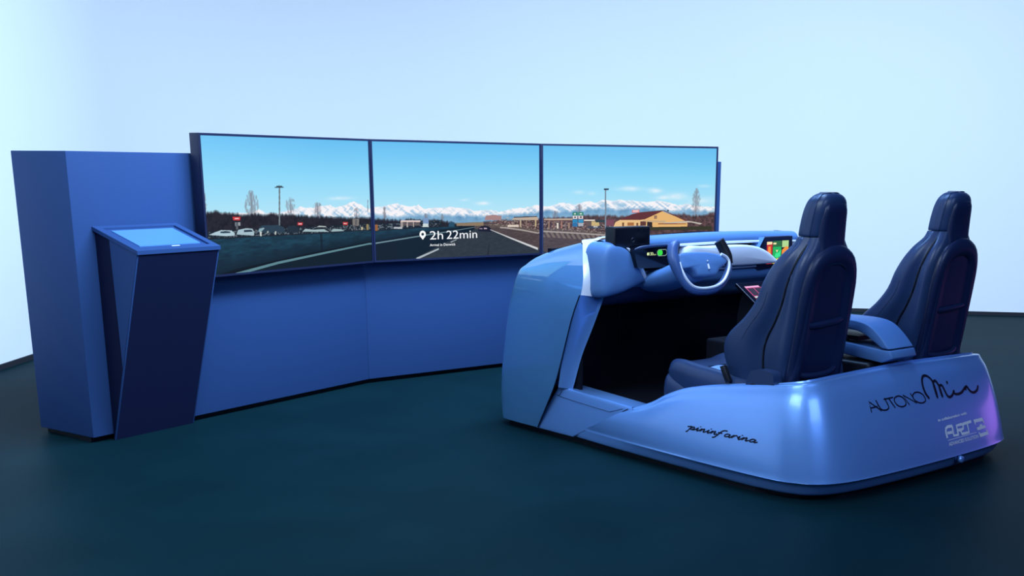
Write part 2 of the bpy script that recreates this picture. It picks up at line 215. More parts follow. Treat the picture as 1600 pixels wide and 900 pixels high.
EMB = [[[0.4758,0.1786],[0.5826,0.1794],[0.5975,0.1471],[0.5848,0.1455],[0.5787,0.1581],[0.4935,0.1596],[0.4953,0.1443],[0.4877,0.147]],[[0.4964,0.1275],[0.5298,0.1296],[0.5412,0.1414],[0.565,0.1415],[0.5662,0.1313],[0.5965,0.1322],[0.606,0.114],[0.503,0.11]],[[0.5062,0.0978],[0.5208,0.0975],[0.5255,0.0885],[0.6063,0.0888],[0.6065,0.1022],[0.615,0.101],[0.625,0.071],[0.5209,0.0658]]]
COLLAB = [[0.1044,0.2139],[0.4188,0.2193],[0.1034,0.2301]]
ADV = [[0.1682,0.0599],[0.5001,0.0654],[0.164,0.0815]]
PIN_LOGO = [[[-0.2327,0.1666],[-0.2236,0.1713],[-0.2127,0.1701]],[[-0.2259,0.1509],[-0.2159,0.1664],[-0.1998,0.183]],[[-0.2167,0.1694],[-0.1974,0.1819],[-0.1902,0.1785],[-0.1931,0.1673],[-0.1808,0.1679]],[[-0.1808,0.1679],[-0.1629,0.1848],[-0.1666,0.1689],[-0.1484,0.1705]],[[-0.1484,0.1705],[-0.1294,0.1829],[-0.1365,0.165],[-0.1217,0.1706],[-0.1004,0.1819],[-0.1077,0.1648],[-0.0883,0.1682]],[[-0.0883,0.1682],[-0.0698,0.1817],[-0.074,0.1683],[-0.0554,0.1671]],[[-0.0554,0.1671],[-0.04,0.1833],[-0.0435,0.1677],[-0.0264,0.1782],[-0.0119,0.1837],[-0.0173,0.1678],[0.0041,0.17]],[[-0.0032,0.1538],[0.0125,0.1685],[0.0302,0.1896],[0.0428,0.2008],[0.0662,0.2019]],[[-0.0014,0.1751],[0.0298,0.1776]],[[0.0435,0.1711],[0.0586,0.1871],[0.0711,0.1849],[0.0636,0.1701],[0.0477,0.1703]],[[0.0711,0.1849],[0.0696,0.1697],[0.0906,0.172]],[[0.0906,0.172],[0.11,0.1858],[0.1257,0.1856],[0.1185,0.1701],[0.1375,0.1715]],[[0.1375,0.1715],[0.1596,0.1887],[0.1571,0.1706],[0.1759,0.1725]],[[0.1759,0.1725],[0.1978,0.1896],[0.1921,0.1695],[0.2107,0.1846],[0.2216,0.1866],[0.2147,0.1707],[0.2332,0.1726]],[[0.2404,0.1739],[0.2584,0.1903],[0.2703,0.188],[0.26,0.1716],[0.2416,0.1697]],[[0.2703,0.188],[0.2675,0.1715],[0.289,0.1754]]]
PIN_DOTS = [[[-0.1374,0.1891],[-0.1329,0.1878]],[[-0.0525,0.1917],[-0.0488,0.1902]],[[0.1713,0.1952],[0.1773,0.1942]]]
LOGO_BASE = [[-0.221,0.1625],[0.2822,0.1727],[-0.2229,0.179]]
WRIM = [[-0.1238,0.181],[-0.1563,0.1589],[-0.1748,0.1133],[-0.1778,0.0672],[-0.1685,0.0112],[-0.1514,-0.0406],[-0.1173,-0.0889],[-0.0696,-0.1173],[0.011,-0.1269],[0.0912,-0.1224],[0.1668,-0.0961],[0.2245,-0.0563],[0.2644,-0.0104],[0.2845,0.0367],[0.2879,0.0848],[0.2745,0.1335],[0.2521,0.1849]]
WINNER = [[-0.1562,0.0569],[-0.153,0.0105],[-0.1344,-0.0461],[-0.0986,-0.09],[-0.0476,-0.1093],[0.0286,-0.1139],[0.1106,-0.1046],[0.18,-0.0778],[0.2278,-0.0374],[0.2594,0.0042],[0.2728,0.0421],[0.2595,0.0715],[0.2196,0.0924]]
WHUB = [[-0.1361,0.1071],[-0.085,0.118],[0.0687,0.1152],[0.1694,0.1016],[0.2545,0.0765],[0.2678,0.0471],[0.2212,0.0204],[0.1817,0.0032],[0.1358,-0.0325],[0.055,-0.0377],[-0.0144,-0.0317],[-0.0374,-0.0047],[-0.0744,0.0182],[-0.1314,0.0187],[-0.1453,0.0425],[-0.1423,0.0795]]
WEMB = [[0.0783,0.058],[0.0791,0.0225],[0.0759,0.0037]]

# ------------------------------------------------------------------ the setting
def path_wall(name, pts, z0, z1, t, m):
    """vertical wall following a plan polyline; t = thickness outward"""
    P = np.array(pts, float); N = len(P); O = []
    for i in range(N):
        d = P[min(i + 1, N - 1)] - P[max(i - 1, 0)]; d /= np.linalg.norm(d); O.append(P[i] + np.array((-d[1], d[0])) * t)
    V = []; F = []
    for i in range(N): V += [(*P[i], z0), (*P[i], z1), (*O[i], z1), (*O[i], z0)]
    for i in range(N - 1):
        for k in range(4): F.append((4 * i + k, 4 * i + (k + 1) % 4, 4 * i + 4 + (k + 1) % 4, 4 * i + 4 + k))
    F += [(0, 1, 2, 3), (4 * N - 4, 4 * N - 3, 4 * N - 2, 4 * N - 1)]
    o = link(name, V, F, m, smooth=25); o['kind'] = 'structure'; return o
y_at = lambda x: 14.90 - .1244 * (x - 3.078)
plan = [(-5.18, y) for y in (2.5, 6.0, 9.0, 11.5)]
for k in range(0, 25):
    a = math.pi - k / 24 * (math.pi / 2 + math.atan(.1244)); plan.append((-2.2 + 2.98 * math.cos(a), 12.53 + 2.98 * math.sin(a)))
x_e = plan[-1][0]; dy = plan[-1][1] - y_at(x_e)
plan = [(p[0], p[1] - (dy if i > 3 else 0)) for i, p in enumerate(plan)]
plan += [(x, y_at(x)) for x in (-1.0, 1.0, 3.0, 5.0, 7.0, 9.5)]
path_wall('wall_back', plan, 0, 7.0, .12, M['wall'])
path_wall('baseboard_back', plan, 0, .045, -.02, M['base'])
fl = link('floor', *box(-9, 11, -1.5, 17, -.1, 0), M['floor']); fl['kind'] = 'structure'

# ------------------------------------------------------------------ display stand
P0 = np.array((-2.6902, 7.9902)); AN = (1.03931, .70723, .32162); SW, SH, ZB = 1.66, .94, .984
PS = [P0]
for a in AN: PS.append(PS[-1] + SW * np.array((math.cos(a), math.sin(a))))
m1 = np.array((-1.93847, 9.49625)); m2 = np.array((-.64481, 10.60197)); m0 = np.array((-3.24651, 7.27137)); mL = np.array((-3.725, 7.58))
dr = np.array((math.cos(AN[2]), math.sin(AN[2]))); m3 = m2 + dr * 1.765
nb = lambda a: np.array((-math.sin(a), math.cos(a)))
b3 = m3 + nb(AN[2]) * .05; b2 = m2 + (nb(AN[1]) + nb(AN[2])) * .06; b1 = m1 + (nb(AN[0]) + nb(AN[1])) * .12
bL = mL + np.array((math.cos(AN[0]), math.sin(AN[0]))) * 1.2
stand = empty('display_stand', (*((m0 + m3) / 2), 0)); tag(stand, 'tall folded blue wall panel stand carrying the three wide screens', 'display stand')
so = np.array((*((m0 + m3) / 2), 0))
def sp(name, poly, z0, z1, m, bev=.004):
    o = link(name, *prism([(p[0] - so[0], p[1] - so[1], z0) for p in poly], (0, 0, z1 - z0)), m, stand)
    if bev: bevel(o, bev, 2)
    return o
sp('wall_panel', [mL, m0, m1, b1, mL + (m1 - m0) * .5], .035, 1.794, M['stand'])
sp('wall_panel', [m1, m2, b2, b1], .035, 1.794, M['stand'])
sp('wall_panel', [m2, m3, b3, b2], .035, 1.794, M['stand'])
ins = lambda p: p + nb(AN[1]) * .05
sp('plinth', [ins(mL) + (.06, 0), ins(m0), ins(m1), ins(m2), ins(m3) - dr * .04, b3, b2, b1, b1 - (m1 - m0) * .5, ins(mL) + (.1, .1)], 0, .036, M['black'], 0)

# ------------------------------------------------------------------ the motorway picture shown by the three screens
def paint(X, Y):
    """X along the three screens (m from the far left), Y up the glass (m) -> linear rgb"""
    n = len(X); C = np.zeros((n, 3))
    def vn(x, y, s, seed=0):
        x = x * s + seed * 17.3; y = y * s + seed * 5.1
        xi = np.floor(x); yi = np.floor(y); fx = x - xi; fy = y - yi; fx = fx * fx * (3 - 2 * fx); fy = fy * fy * (3 - 2 * fy)
        h = lambda a, b: np.modf(np.abs(np.sin(a * 127.1 + b * 311.7 + seed) * 43758.5453))[0]
        return (h(xi, yi) * (1 - fx) + h(xi + 1, yi) * fx) * (1 - fy) + (h(xi, yi + 1) * (1 - fx) + h(xi + 1, yi + 1) * fx) * fy
    def fb(x, y, s, seed=0, o=4): return sum(vn(x, y, s * 2 ** k, seed + k) / 2 ** k for k in range(o)) / (2 - 2 ** (1 - o))
    mix = lambda c, m: C * (1 - m[:, None]) + np.array(c if np.ndim(c[0]) else np.array(c, float)) * m[:, None]
    crv = lambda L, x: np.interp(x, [p[0] for p in L], [p[1] for p in L])
    top = np.array((102, 190, 240.)); mid = np.array((138, 214, 248.)); low = np.array((178, 228, 246.))
    t = np.clip((Y - .40) / .52, 0, 1)[:, None]
    C[:] = np.where(t > .5, mid + (top - mid) * (t - .5) * 2, low + (mid - low) * t * 2)
    C += (np.clip(1 - X / 1.2, 0, 1)[:, None]) * np.array((12, 8, 6.)) * t
    C = mix((245, 246, 250), np.clip(sum(s * np.exp(-(((X - a) / rx) ** 2 + ((Y - b) / ry) ** 2)) for a, b, rx, ry, s in CLOUDS) * (.35 + .9 * fb(X, Y * 2.5, 18, 3)), 0, .9))
    # mountains
    jag = (fb(X, Y * 0, 45, 11) - .5) * .014
    snow = crv(SNOW, X) + jag; blue = crv(BLUE, X) + (fb(X, Y * 0, 26, 5) - .5) * .045
    ms = np.clip((snow - Y) / .004, 0, 1)
    sh = fb(X * 1.4 + Y * 2.2, Y * .7, 26, 21) * .6 + fb(X * 1.4 - Y * 2.0, Y * .7, 30, 23) * .4
    kk = np.clip((sh - .46) / .16, 0, 1)[:, None] * np.clip(.35 + (snow - Y)[:, None] * 14, 0, 1)
    sc = np.array((246, 243, 246.)) * (1 - kk) + np.array((158, 196, 224.)) * kk
    C = C * (1 - ms[:, None]) + sc * ms[:, None]
    mb = np.clip((blue - Y) / .03, 0, 1)
    C = C * (1 - mb[:, None]) + (np.array((104, 152, 192.)) + (fb(X, Y, 22, 9)[:, None] - .5) * 50) * mb[:, None]
    haze = np.clip((crv(TREETOP, X) + .06 - Y) / .06, 0, 1) * .45 * (Y < blue); C = mix((150, 190, 215), haze)
    # bare trees
    for cx_, yb, yt, hw in TREES:
        v = np.clip((Y - yb) / (yt - yb), 0, 1); w = hw * np.sqrt(np.clip(1 - (2 * v - .9) ** 2 / 1.25, 0, 1)) * (.75 + .5 * vn(X * 0 + cx_, Y, 60, 2))
        tw = fb(X * 2.2, Y * .8, 60, 31); e_ = 1 - np.clip(np.abs(X - cx_) / np.maximum(w, 1e-4), 0, 1); inside = (np.abs(X - cx_) < w) & (Y < yt) & (Y > yb - .05)
        C = mix((128, 126, 136), inside * np.clip((tw - .42 + .25 * e_) * 2.2, 0, .62)); C = mix((108, 104, 112), ((np.abs(X - cx_) < .0025) & (Y < yt * .9 + yb * .1) & (Y > yb - .04)) * .7)
    # tree belt
    tt = crv(TREETOP, X) + (fb(X, Y * 0, 70, 41) - .5) * .022; mt = np.clip((tt - Y) / .022, 0, 1) ** .6 * np.clip(.55 + (tt - Y) * 30 + (fb(X, Y, 90, 43) - .5), 0, 1) * (Y < tt)
    f = fb(X, Y, 55, 51)
    left = np.array((30, 26, 30.)); right = np.array((82, 60, 60.)); k = np.clip((X - 2.55) / .3, 0, 1)[:, None]
    tc = (left * (1 - k) + right * k) * (.45 + 1.1 * f[:, None])
    C = C * (1 - mt[:, None]) + tc * mt[:, None]
    # parked-car shade left, ground right
    g1 = (X < 2.3) & (Y < crv(BARTOP, X) + .055); C = mix((18, 30, 38), g1 * np.clip(.9 - .5 * f, 0, 1))
    sp_ = (X < 2.3) & (Y < crv(BARTOP, X) + .05) & (Y > crv(BARTOP, X) + .008) & (fb(X * 1.4, Y * 2, 60, 77) > .60); C = mix((150, 165, 172), sp_ * .6)
    sh_ = crv(SHOULD_R, X); g2 = (X > 2.55) & (Y < sh_ + .035)
    C = mix((95, 84, 78), g2 * 1.0 * (.6 + .3 * f))
    sp2 = (X > 2.75) & (X < 4.2) & (Y < sh_ + .10) & (Y > sh_ + .02) & (fb(X * 1.6, Y * 2.2, 60, 79) > .62); C = mix((205, 190, 175), sp2 * .55)
    def poly(pts, col, a=1.0):
        nonlocal C
        x0 = min(p[0] for p in pts); x1 = max(p[0] for p in pts); y0 = min(p[1] for p in pts); y1 = max(p[1] for p in pts)
        idx = np.nonzero((X >= x0 - .002) & (X <= x1 + .002) & (Y >= y0 - .002) & (Y <= y1 + .002))[0]
        if not len(idx): return
        x = X[idx]; y = Y[idx]; ins_ = np.zeros(len(idx), bool); m_ = len(pts)
        for i in range(m_):
            (xa, ya), (xb, yb_) = pts[i], pts[(i + 1) % m_]
            if ya == yb_: continue
            c = ((ya > y) != (yb_ > y)) & (x < (xb - xa) * (y - ya) / (yb_ - ya) + xa); ins_ ^= c
        s = idx[ins_]; C[s] = C[s] * (1 - a) + np.array(col, float) * a
    def line(pts, w0, w1, col, a=1.0):
        nonlocal C
        for i in range(len(pts) - 1):
            (xa, ya), (xb, yb_) = pts[i], pts[i + 1]; wa = w0 + (w1 - w0) * i / max(1, len(pts) - 1); wb = w0 + (w1 - w0) * (i + 1) / max(1, len(pts) - 1)
            poly([(xa, ya - wa / 2), (xb, yb_ - wb / 2), (xb, yb_ + wb / 2), (xa, ya + wa / 2)], col, a)
    # road
    rx = [p for p in LINE_L]; road_top = np.where(X < 2.46, crv(BARBOT, X), np.where(X < 2.62, .262, -1))
    mr = (X < 2.7) & (Y < road_top); C = mix((7, 22, 32), mr)
    xr0, yr0 = LINE_R[0]; xr1, yr1 = LINE_R[-1]; ly = yr0 + (X - xr0) * (yr1 - yr0) / (xr1 - xr0)
    mr2 = (X > 1.9) & (((X < xr0) & (Y < crv(LINE_L, np.minimum(X, 2.46)) + .004)) | ((X >= xr0) & (Y < ly)))
    lf = fb(X * .6, Y * 3, 60, 61)
    sp0 = ROADSPLIT; lane = (X > 1.66) & mr2 & (X > np.interp(Y, [p[1] for p in sp0], [p[0] for p in sp0]))
    C = mix((7, 24, 36), mr2 & ~lane); C = mix((44, 52, 60), lane)
    C = np.where(lane[:, None], C * (.8 + .4 * lf[:, None]), C)
    m3_ = (X >= xr0) & (Y >= ly) & (Y < sh_); C = mix((78, 66, 66), m3_); C = np.where(m3_[:, None], C * (.75 + .5 * lf[:, None]), C)
    mm = (X >= xr0 + .1) & (Y >= sh_ - .0) & (Y < sh_ + .012); C = mix((185, 178, 172), mm * .8)
    mm = (X >= 3.3) & (Y >= sh_ - .075) & (Y < sh_ - .0) & (np.modf(X * 22 + Y * 14)[0] > .45) & (Y < .26 - .0 * X) & (Y > sh_ - .045); C = mix((160, 146, 134), mm * .5)
    # concrete barrier
    bt, bb = crv(BARTOP, X), crv(BARBOT, X); mbar = (X < 2.46) & (Y < bt) & (Y > bb)
    streak = fb(X * .7, Y * 3, 22, 71); v = np.clip((Y - bb) / np.maximum(bt - bb, 1e-3), 0, 1)
    bc = np.array((10, 30, 42.)) + (streak * np.clip(v * 1.6, 0, 1) * 60)[:, None] * np.array((.35, .75, .9))
    C = C * (1 - mbar[:, None]) + bc * mbar[:, None]
    jt = mbar & (np.abs(X - 1.09) < .012); C = mix((8, 20, 30), jt * .6)
    mk_ = (X < 2.46) & (Y < bb) & (Y > bb - .035 * np.clip(1 - X / 2.3, .1, 1)); C = mix((3, 7, 10), mk_ * .8)
    for pts, col in SHAPES: poly(pts, col)
    line(LINE_L[:4], .020, .012, (92, 132, 142)); line(LINE_L[4:], .011, .003, (110, 140, 150)); line([LINE_L[3], LINE_L[4]], .012, .011, (92, 132, 142))
    line(LINE_R, .004, .020, (206, 208, 210))
    for i, d in enumerate(DASHES): line(d, .018 - .010 * i, .013 - .008 * i, (168, 180, 186))
    (xa, ya), (xb, yb_) = SEAM; poly([(xa - .006, ya), (xa + .006, ya), (xb + .003, yb_), (xb - .003, yb_)], (22, 22, 26), .7)
    C = np.clip(C, 0, 255) / 255
    return np.where(C < .04045, C / 12.92, ((C + .055) / 1.055) ** 2.4)
def picture_mat():
    m = bpy.data.materials.new('backlit_motorway_picture'); m.use_nodes = True; nt = m.node_tree; b = nt.nodes['Principled BSDF']
    a = nt.nodes.new('ShaderNodeAttribute'); a.attribute_name = 'picture'
    nt.links.new(a.outputs['Color'], b.inputs['Emission Color']); b.inputs['Emission Strength'].default_value = 1.0
    b.inputs['Base Color'].default_value = (.004, .004, .005, 1); b.inputs['Roughness'].default_value = .35; b.inputs['Specular IOR Level'].default_value = .2
    return m
M['picture'] = picture_mat()
SL = ['left wide screen showing parked cars behind a concrete barrier', 'middle wide screen showing a motorway and the travel time', 'right wide screen showing a yellow roadside building under mountains']
for i in range(3):
    a = AN[i]; root = empty('display_screen', (*PS[i], ZB), a); tag(root, SL[i] + ', on the blue stand', 'screen', 'wide screens on the blue stand')
    g = .003; bz = .016
    o = link('housing', *box(g, SW - g, .006, .085, 0, SH), M['bezel'], root); bevel(o, .003, 2)
    fr = []
    for q in (box(g, SW - g, -.004, .008, SH - bz, SH), box(g, SW - g, -.004, .008, 0, .014), box(g, g + bz, -.004, .008, .014, SH - bz), box(SW - g - bz, SW - g, -.004, .008, .014, SH - bz)): fr.append(q)
    link('bezel_frame', *merge(*fr), M['bezel'], root)
    nx = 520; ys = np.concatenate([np.linspace(.014, .50, 270), np.linspace(.50, SH - bz, 60)[1:]])
    xs = np.linspace(g + bz, SW - g - bz, nx); XX, YY = np.meshgrid(xs, ys)
    V = np.stack([XX.ravel(), np.zeros(XX.size), YY.ravel()], 1)
    ny = len(ys); ii = (np.arange(ny - 1)[:, None] * nx + np.arange(nx - 1)[None]).ravel()
    FF = np.stack([ii, ii + 1, ii + nx + 1, ii + nx], 1)
    me = bpy.data.meshes.new('screen_picture'); me.vertices.add(len(V)); me.vertices.foreach_set('co', V.ravel())
    me.loops.add(FF.size); me.loops.foreach_set('vertex_index', FF.ravel().astype(np.int32))
    me.polygons.add(len(FF)); me.polygons.foreach_set('loop_start', (np.arange(len(FF)) * 4).astype(np.int32)); me.update(calc_edges=True)
    col = paint(XX.ravel() + i * SW, YY.ravel()); at = me.attributes.new('picture', 'FLOAT_COLOR', 'POINT')
    at.data.foreach_set('color', np.concatenate([col, np.ones((len(col), 1))], 1).ravel().astype(np.float32))
    me.materials.append(M['picture']); sc_ = bpy.data.objects.new('screen_picture', me); COL.objects.link(sc_); sc_.parent = root
    if i == 1: mid_root = root

# writing helpers
def text_vf(body, width, height=None, offset=0):
    cu = bpy.data.curves.new('t', 'FONT'); cu.body = body; cu.size = 1; cu.resolution_u = 3; cu.offset = offset
    o = bpy.data.objects.new('t', cu); COL.objects.link(o); bpy.context.view_layer.update()
    me = bpy.data.meshes.new_from_object(o); V = np.array([v.co[:] for v in me.vertices])[:, :2]; F = [tuple(p.vertices) for p in me.polygons]
    bpy.data.objects.remove(o); bpy.data.curves.remove(cu); bpy.data.meshes.remove(me)
    V -= V.min(0); s = width / V[:, 0].max(); sy = s if height is None else height / V[:, 1].max()
    return V * (s, sy), F
def ribbon(pts, w, n=4, closed=False, taper=False):
    P = [(p[0], p[1], 0) for p in pts]
    P = cr(P, n, False)[:, :2] if n > 1 and len(P) > 2 else np.array(P)[:, :2]
    V = []; F = []; N = len(P)
    for i in range(N):
        t = P[min(i + 1, N - 1)] - P[max(i - 1, 0)]; t = t / (np.linalg.norm(t) + 1e-9); s = np.array((-t[1], t[0])) * w / 2
        if taper and i in (0, N - 1): s *= .4
        V += [P[i] + s, P[i] - s]
    F = [(2 * i, 2 * i + 2, 2 * i + 3, 2 * i + 1) for i in range(N - 1)]
    return V, F
def merge2(parts):
    V = []; F = []
    for v, f in parts:
        o = len(V); V += [tuple(x) for x in v]; F += [tuple(k + o for k in q) for q in f]
    return V, F
def onscreen(name, parts, m, root, x0):
    V, F = merge2(parts); return link(name, [(v[0] - x0, -.0012, v[1]) for v in V], F, m, root)
M['white_pix'] = emit('white_screen_lettering', (.95, .97, 1), 1)
(tx0, ty0), (tx1, ty1), (tx2, ty2) = TXT
tw = tx1 - tx0
v, f = text_vf('2h', tw * .275, ty2 - ty0, 0); onscreen('travel_hours_lettering', [(v + (tx0, ty0), f)], M['white_pix'], mid_root, SW)
v, f = text_vf('22min', tw * .655, ty2 - ty0, 0); onscreen('travel_minutes_lettering', [(v + (tx0 + tw * .345, ty0), f)], M['white_pix'], mid_root, SW)
(sx0, sy0), (sx1, sy1) = SUB
v, f = text_vf('Arrival in Denwick', sx1 - sx0, .021, .006); onscreen('arrival_lettering', [(v + (sx0, sy0 - .004), f)], M['white_pix'], mid_root, SW)
pl_, pt_, pr_, pb_, pc_ = PIN; pcx, pcy = pc_; pr = (pr_[0] - pl_[0]) / 2
ring = [(pcx + pr * math.cos(t), pcy + pr * math.sin(t)) for t in np.linspace(-.45, math.pi + .45, 20)]; inner = [(pcx + pr * .42 * math.cos(t), pcy + pr * .42 * math.sin(t)) for t in np.linspace(-.45, math.pi + .45, 20)]
V = ring + inner; F = [(i, i + 1, 21 + i, 20 + i) for i in range(19)]
V += [(pcx, pb_[1]), (pcx, pcy - pr * .42)]; F += [(0, 20, 41, 40), (19, 40, 41, 39)]
onscreen('map_pin_symbol', [(V, F)], M['white_pix'], mid_root, SW)

# ------------------------------------------------------------------ information kiosk
ka = AN[0]; kr = empty('information_kiosk', (*m0, 0), ka)     # local x along the stand's face, -y out from it
tag(kr, 'leaning blue kiosk with tablet in its sloped top, before the left end of the stand', 'kiosk')
x0, x1 = .135, .768
zt = lambda o: 1.345 - o * .325
front = lambda z: .03 + (z / 1.215) * .37          # overhang of the leaning front
prof = [(.155, zt(.155) - .02), (.40, zt(.40) - .02), (.40, 1.19), (.02 + .01, .0), (.012, .0)]
def kp(x, o, z): return (x, -o, z)
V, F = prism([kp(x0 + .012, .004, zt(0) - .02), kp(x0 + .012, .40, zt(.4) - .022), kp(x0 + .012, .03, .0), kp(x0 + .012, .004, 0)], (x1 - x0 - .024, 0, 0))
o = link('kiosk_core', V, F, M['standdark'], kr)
V, F = prism([kp(x0, .398, zt(.4) - .022), kp(x1, .398, zt(.4) - .022), kp(x1, .028, 0), kp(x0, .028, 0)], (0, .008, .0)); o = link('front_panel', V, F, M['stand'], kr); bevel(o, .002, 2)
for xs_, t in ((x0, .012), (x1, -.012)):
    V, F = prism([kp(xs_, .15, zt(.15) - .02), kp(xs_, .397, zt(.397) - .022), kp(xs_, front(.455), .455)], (t, 0, 0)); o = link('side_panel', V, F, M['stand'], kr)
# top frame
def top_pt(x, o, up=0): return (x, -o, zt(o) + up)
fr = []
for a_, b_, c_, d_ in ((x0 - .004, x1 + .004, -.0, .035), (x0 - .004, x1 + .004, .365, .405), (x0 - .004, x0 + .045, .035, .365), (x1 - .045, x1 + .004, .035, .365)):
    fr.append(prism([top_pt(a_, c_, -.022), top_pt(b_, c_, -.022), top_pt(b_, d_, -.022), top_pt(a_, d_, -.022)], (0, 0, .024)))
o = link('top_frame', *merge(*fr), M['stand'], kr)
o = link('tablet_bezel', *prism([top_pt(x0 + .04, .03, -.02), top_pt(x1 - .04, .03, -.02), top_pt(x1 - .04, .37, -.02), top_pt(x0 + .04, .37, -.02)], (0, 0, .010)), M['stand'], kr)
o = link('tablet_screen', *prism([top_pt(x0 + .085, .065, -.010), top_pt(x1 - .085, .065, -.010), top_pt(x1 - .085, .318, -.010), top_pt(x0 + .085, .318, -.010)], (0, 0, .006)), M['tablet'], kr); tag(o, 'pale blue tablet glass')
o = link('home_button', *prism([top_pt(.44, .338, -.010), top_pt(.50, .338, -.010), top_pt(.50, .352, -.010), top_pt(.44, .352, -.010)], (0, 0, .006)), M['trim'], kr)

# ------------------------------------------------------------------ driving simulator (local x = to its right, y = forward, z up)
CAR_A = R(41.6)
car = empty('driving_simulator', (1.08494, 5.93162, 0), CAR_A)
tag(car, 'pearl silver blue open car cockpit simulator with two seats, facing the screens', 'driving simulator')
W2 = 2.10
def mir(p): return (W2 - p[0], p[1], p[2])
# --- rear tub
bot = [(.03, 1.965), (.012, 1.62), (.004, 1.3), (.0, 1.0), (.0, .7), (.008, .42), (.045, .22), (.15, .075), (.35, .005), (.7, -.022)]
cre = [(.022, 1.855, .115), (.004, 1.55, .115), (-.006, 1.27, .115), (-.01, 1.0, .115), (-.01, .7, .115), (.0, .40, .115), (.035, .20, .115), (.14, .055, .115), (.34, -.012, .115), (.7, -.035, .115)]
mid_ = []
rim = [(.048, 1.45, .318), (.06, 1.30, .375), (.075, 1.17, .445), (.09, 1.0, .505), (.105, .72, .555), (.125, .45, .592), (.165, .28, .617), (.26, .205, .630), (.44, .192, .637), (.75, .185, .645)]
def section(b, c, r):
    b = np.array((b[0], b[1], .045)); c = np.array(c); r = np.array(r)
    inw = np.array((r[0] - c[0], r[1] - c[1], 0)); 
    return b, c, r
def half_station(i):
    b = np.array((*bot[i], .045)); c = np.array(cre[i]); r = np.array(rim[i])
    # horizontal inward direction
    j0, j1 = max(i - 1, 0), min(i + 1, 9); t = np.array(rim[j1]) - np.array(rim[j0]); t[2] = 0; t /= np.linalg.norm(t)
    n = np.array((-t[1], t[0], 0)); 
    m = c * .5 + r * .5 - n * .026; m1_ = c * .8 + r * .2 - n * .014
    zb = min(r[2] - .06, .30)
    q_ = min(1, max(0, (i - 1) / 3))
    pts = [b + n * .06, b + n * (.012 + .033 * q_) - (0, 0, .012 * q_), b + n * .030 * q_ + (0, 0, .010 - .014 * q_), b * .35 + c * .65 + n * .014 * q_, c - (0, 0, .006), c + (0, 0, .006) + n * .002, m1_, m, r * .82 + c * .18 - n * .020, r - (0, 0, .022) - n * .006, r + n * .006 - (0, 0, .003), r + n * .022, r + n * .045 - (0, 0, .004), r + n * .052 - (0, 0, .02), (r + n * .055) * (1, 1, 0) + (0, 0, .30 if r[2] > .36 else r[2] - .05)]
    return pts
left = [half_station(i) for i in range(10)]
cpt = []
c10 = [np.array(p) for p in left[9]]
midst = []
for p in c10: midst.append((W2 / 2, p[1] - .006, p[2] + .006 * (p[2] > .5)))
stations = left + [midst] + [[mir(p) for p in left[i]] for i in range(9, -1, -1)]
TV, TF, nr, nc = grid(stations, 5, 3)
tub = link('rear_tub', TV, TF, M['body'], car, smooth=28)
TB = BVHTree.FromPolygons([Vector(v) for v in TV], TF)

# --- sill panels (both sides), with their inlaid strip
def quadgrid(c00, c01, c11, c10, bulge=(0, 0, 0), n=6):
    V = []; F = []
    for i in range(n + 1):
        for j in range(n + 1):
            s, t = i / n, j / n
            p = np.array(c00) * (1 - s) * (1 - t) + np.array(c01) * (1 - s) * t + np.array(c11) * s * t + np.array(c10) * s * (1 - t)
            p = p + np.array(bulge) * math.sin(math.pi * s) * math.sin(math.pi * t); V.append(p)
    for i in range(n):
        for j in range(n): F.append((i * (n + 1) + j, i * (n + 1) + j + 1, (i + 1) * (n + 1) + j + 1, (i + 1) * (n + 1) + j))
    return V, F
for sgn in (0, 1):
    f = (lambda p: p) if not sgn else mir
    rows = []
    for s in np.linspace(-.07, 1, 5):      # front -> rear
        b = np.array((.028, 2.335, .045)) * (1 - s) + np.array((.03, 1.972, .045)) * s
        t = np.array((.052, 2.125, .345)) * (1 - s) + np.array((.048, 1.458, .318)) * s
        rows.append([f(tuple(q)) for q in (b + (.05, 0, 0), b + (.008, 0, 0), b + (0, 0, .01), b * .5 + t * .5 - (.004, 0, 0), t - (.003, 0, .02), t + (.006, 0, -.004), t + (.03, 0, 0), t + (.15, 0, -.002), t + (.165, 0, -.012), t * (1, 1, 0) + (.17, 0, .26))])
    V, F, _, _ = grid(rows, 3, 4); sill = link('door_sill', V, F, M['body'], car, smooth=35)
    def spt(a, h, out=.0015):       # a: 0 front .. 1 rear, h: height ratio
        b = np.array((.028, 2.335, .045)) * (1 - a) + np.array((.03, 1.972, .045)) * a; t = np.array((.052, 2.125, .345)) * (1 - a) + np.array((.048, 1.458, .318)) * a
        q = b * (1 - h) + t * h; return f((q[0] - out - .003, q[1], q[2]))
    slot = [spt(.03, .90), spt(.03, .80), spt(.86, .78), spt(.93, .90)]
    link('sill_seam', *tube([spt(.03, .92), spt(.035, .83), spt(.06, .80), spt(.82, .78), spt(.88, .80), spt(.95, .92)], .0016, 5, 3), M['shell'], sill)
    # dark joints to the tub and to the front body
    link('panel_joint', *tube([spt(1.0, .0, 0), spt(1.0, .5, .001), spt(1.0, .95, .001)], .0025, 5, 2), M['ink'], sill)

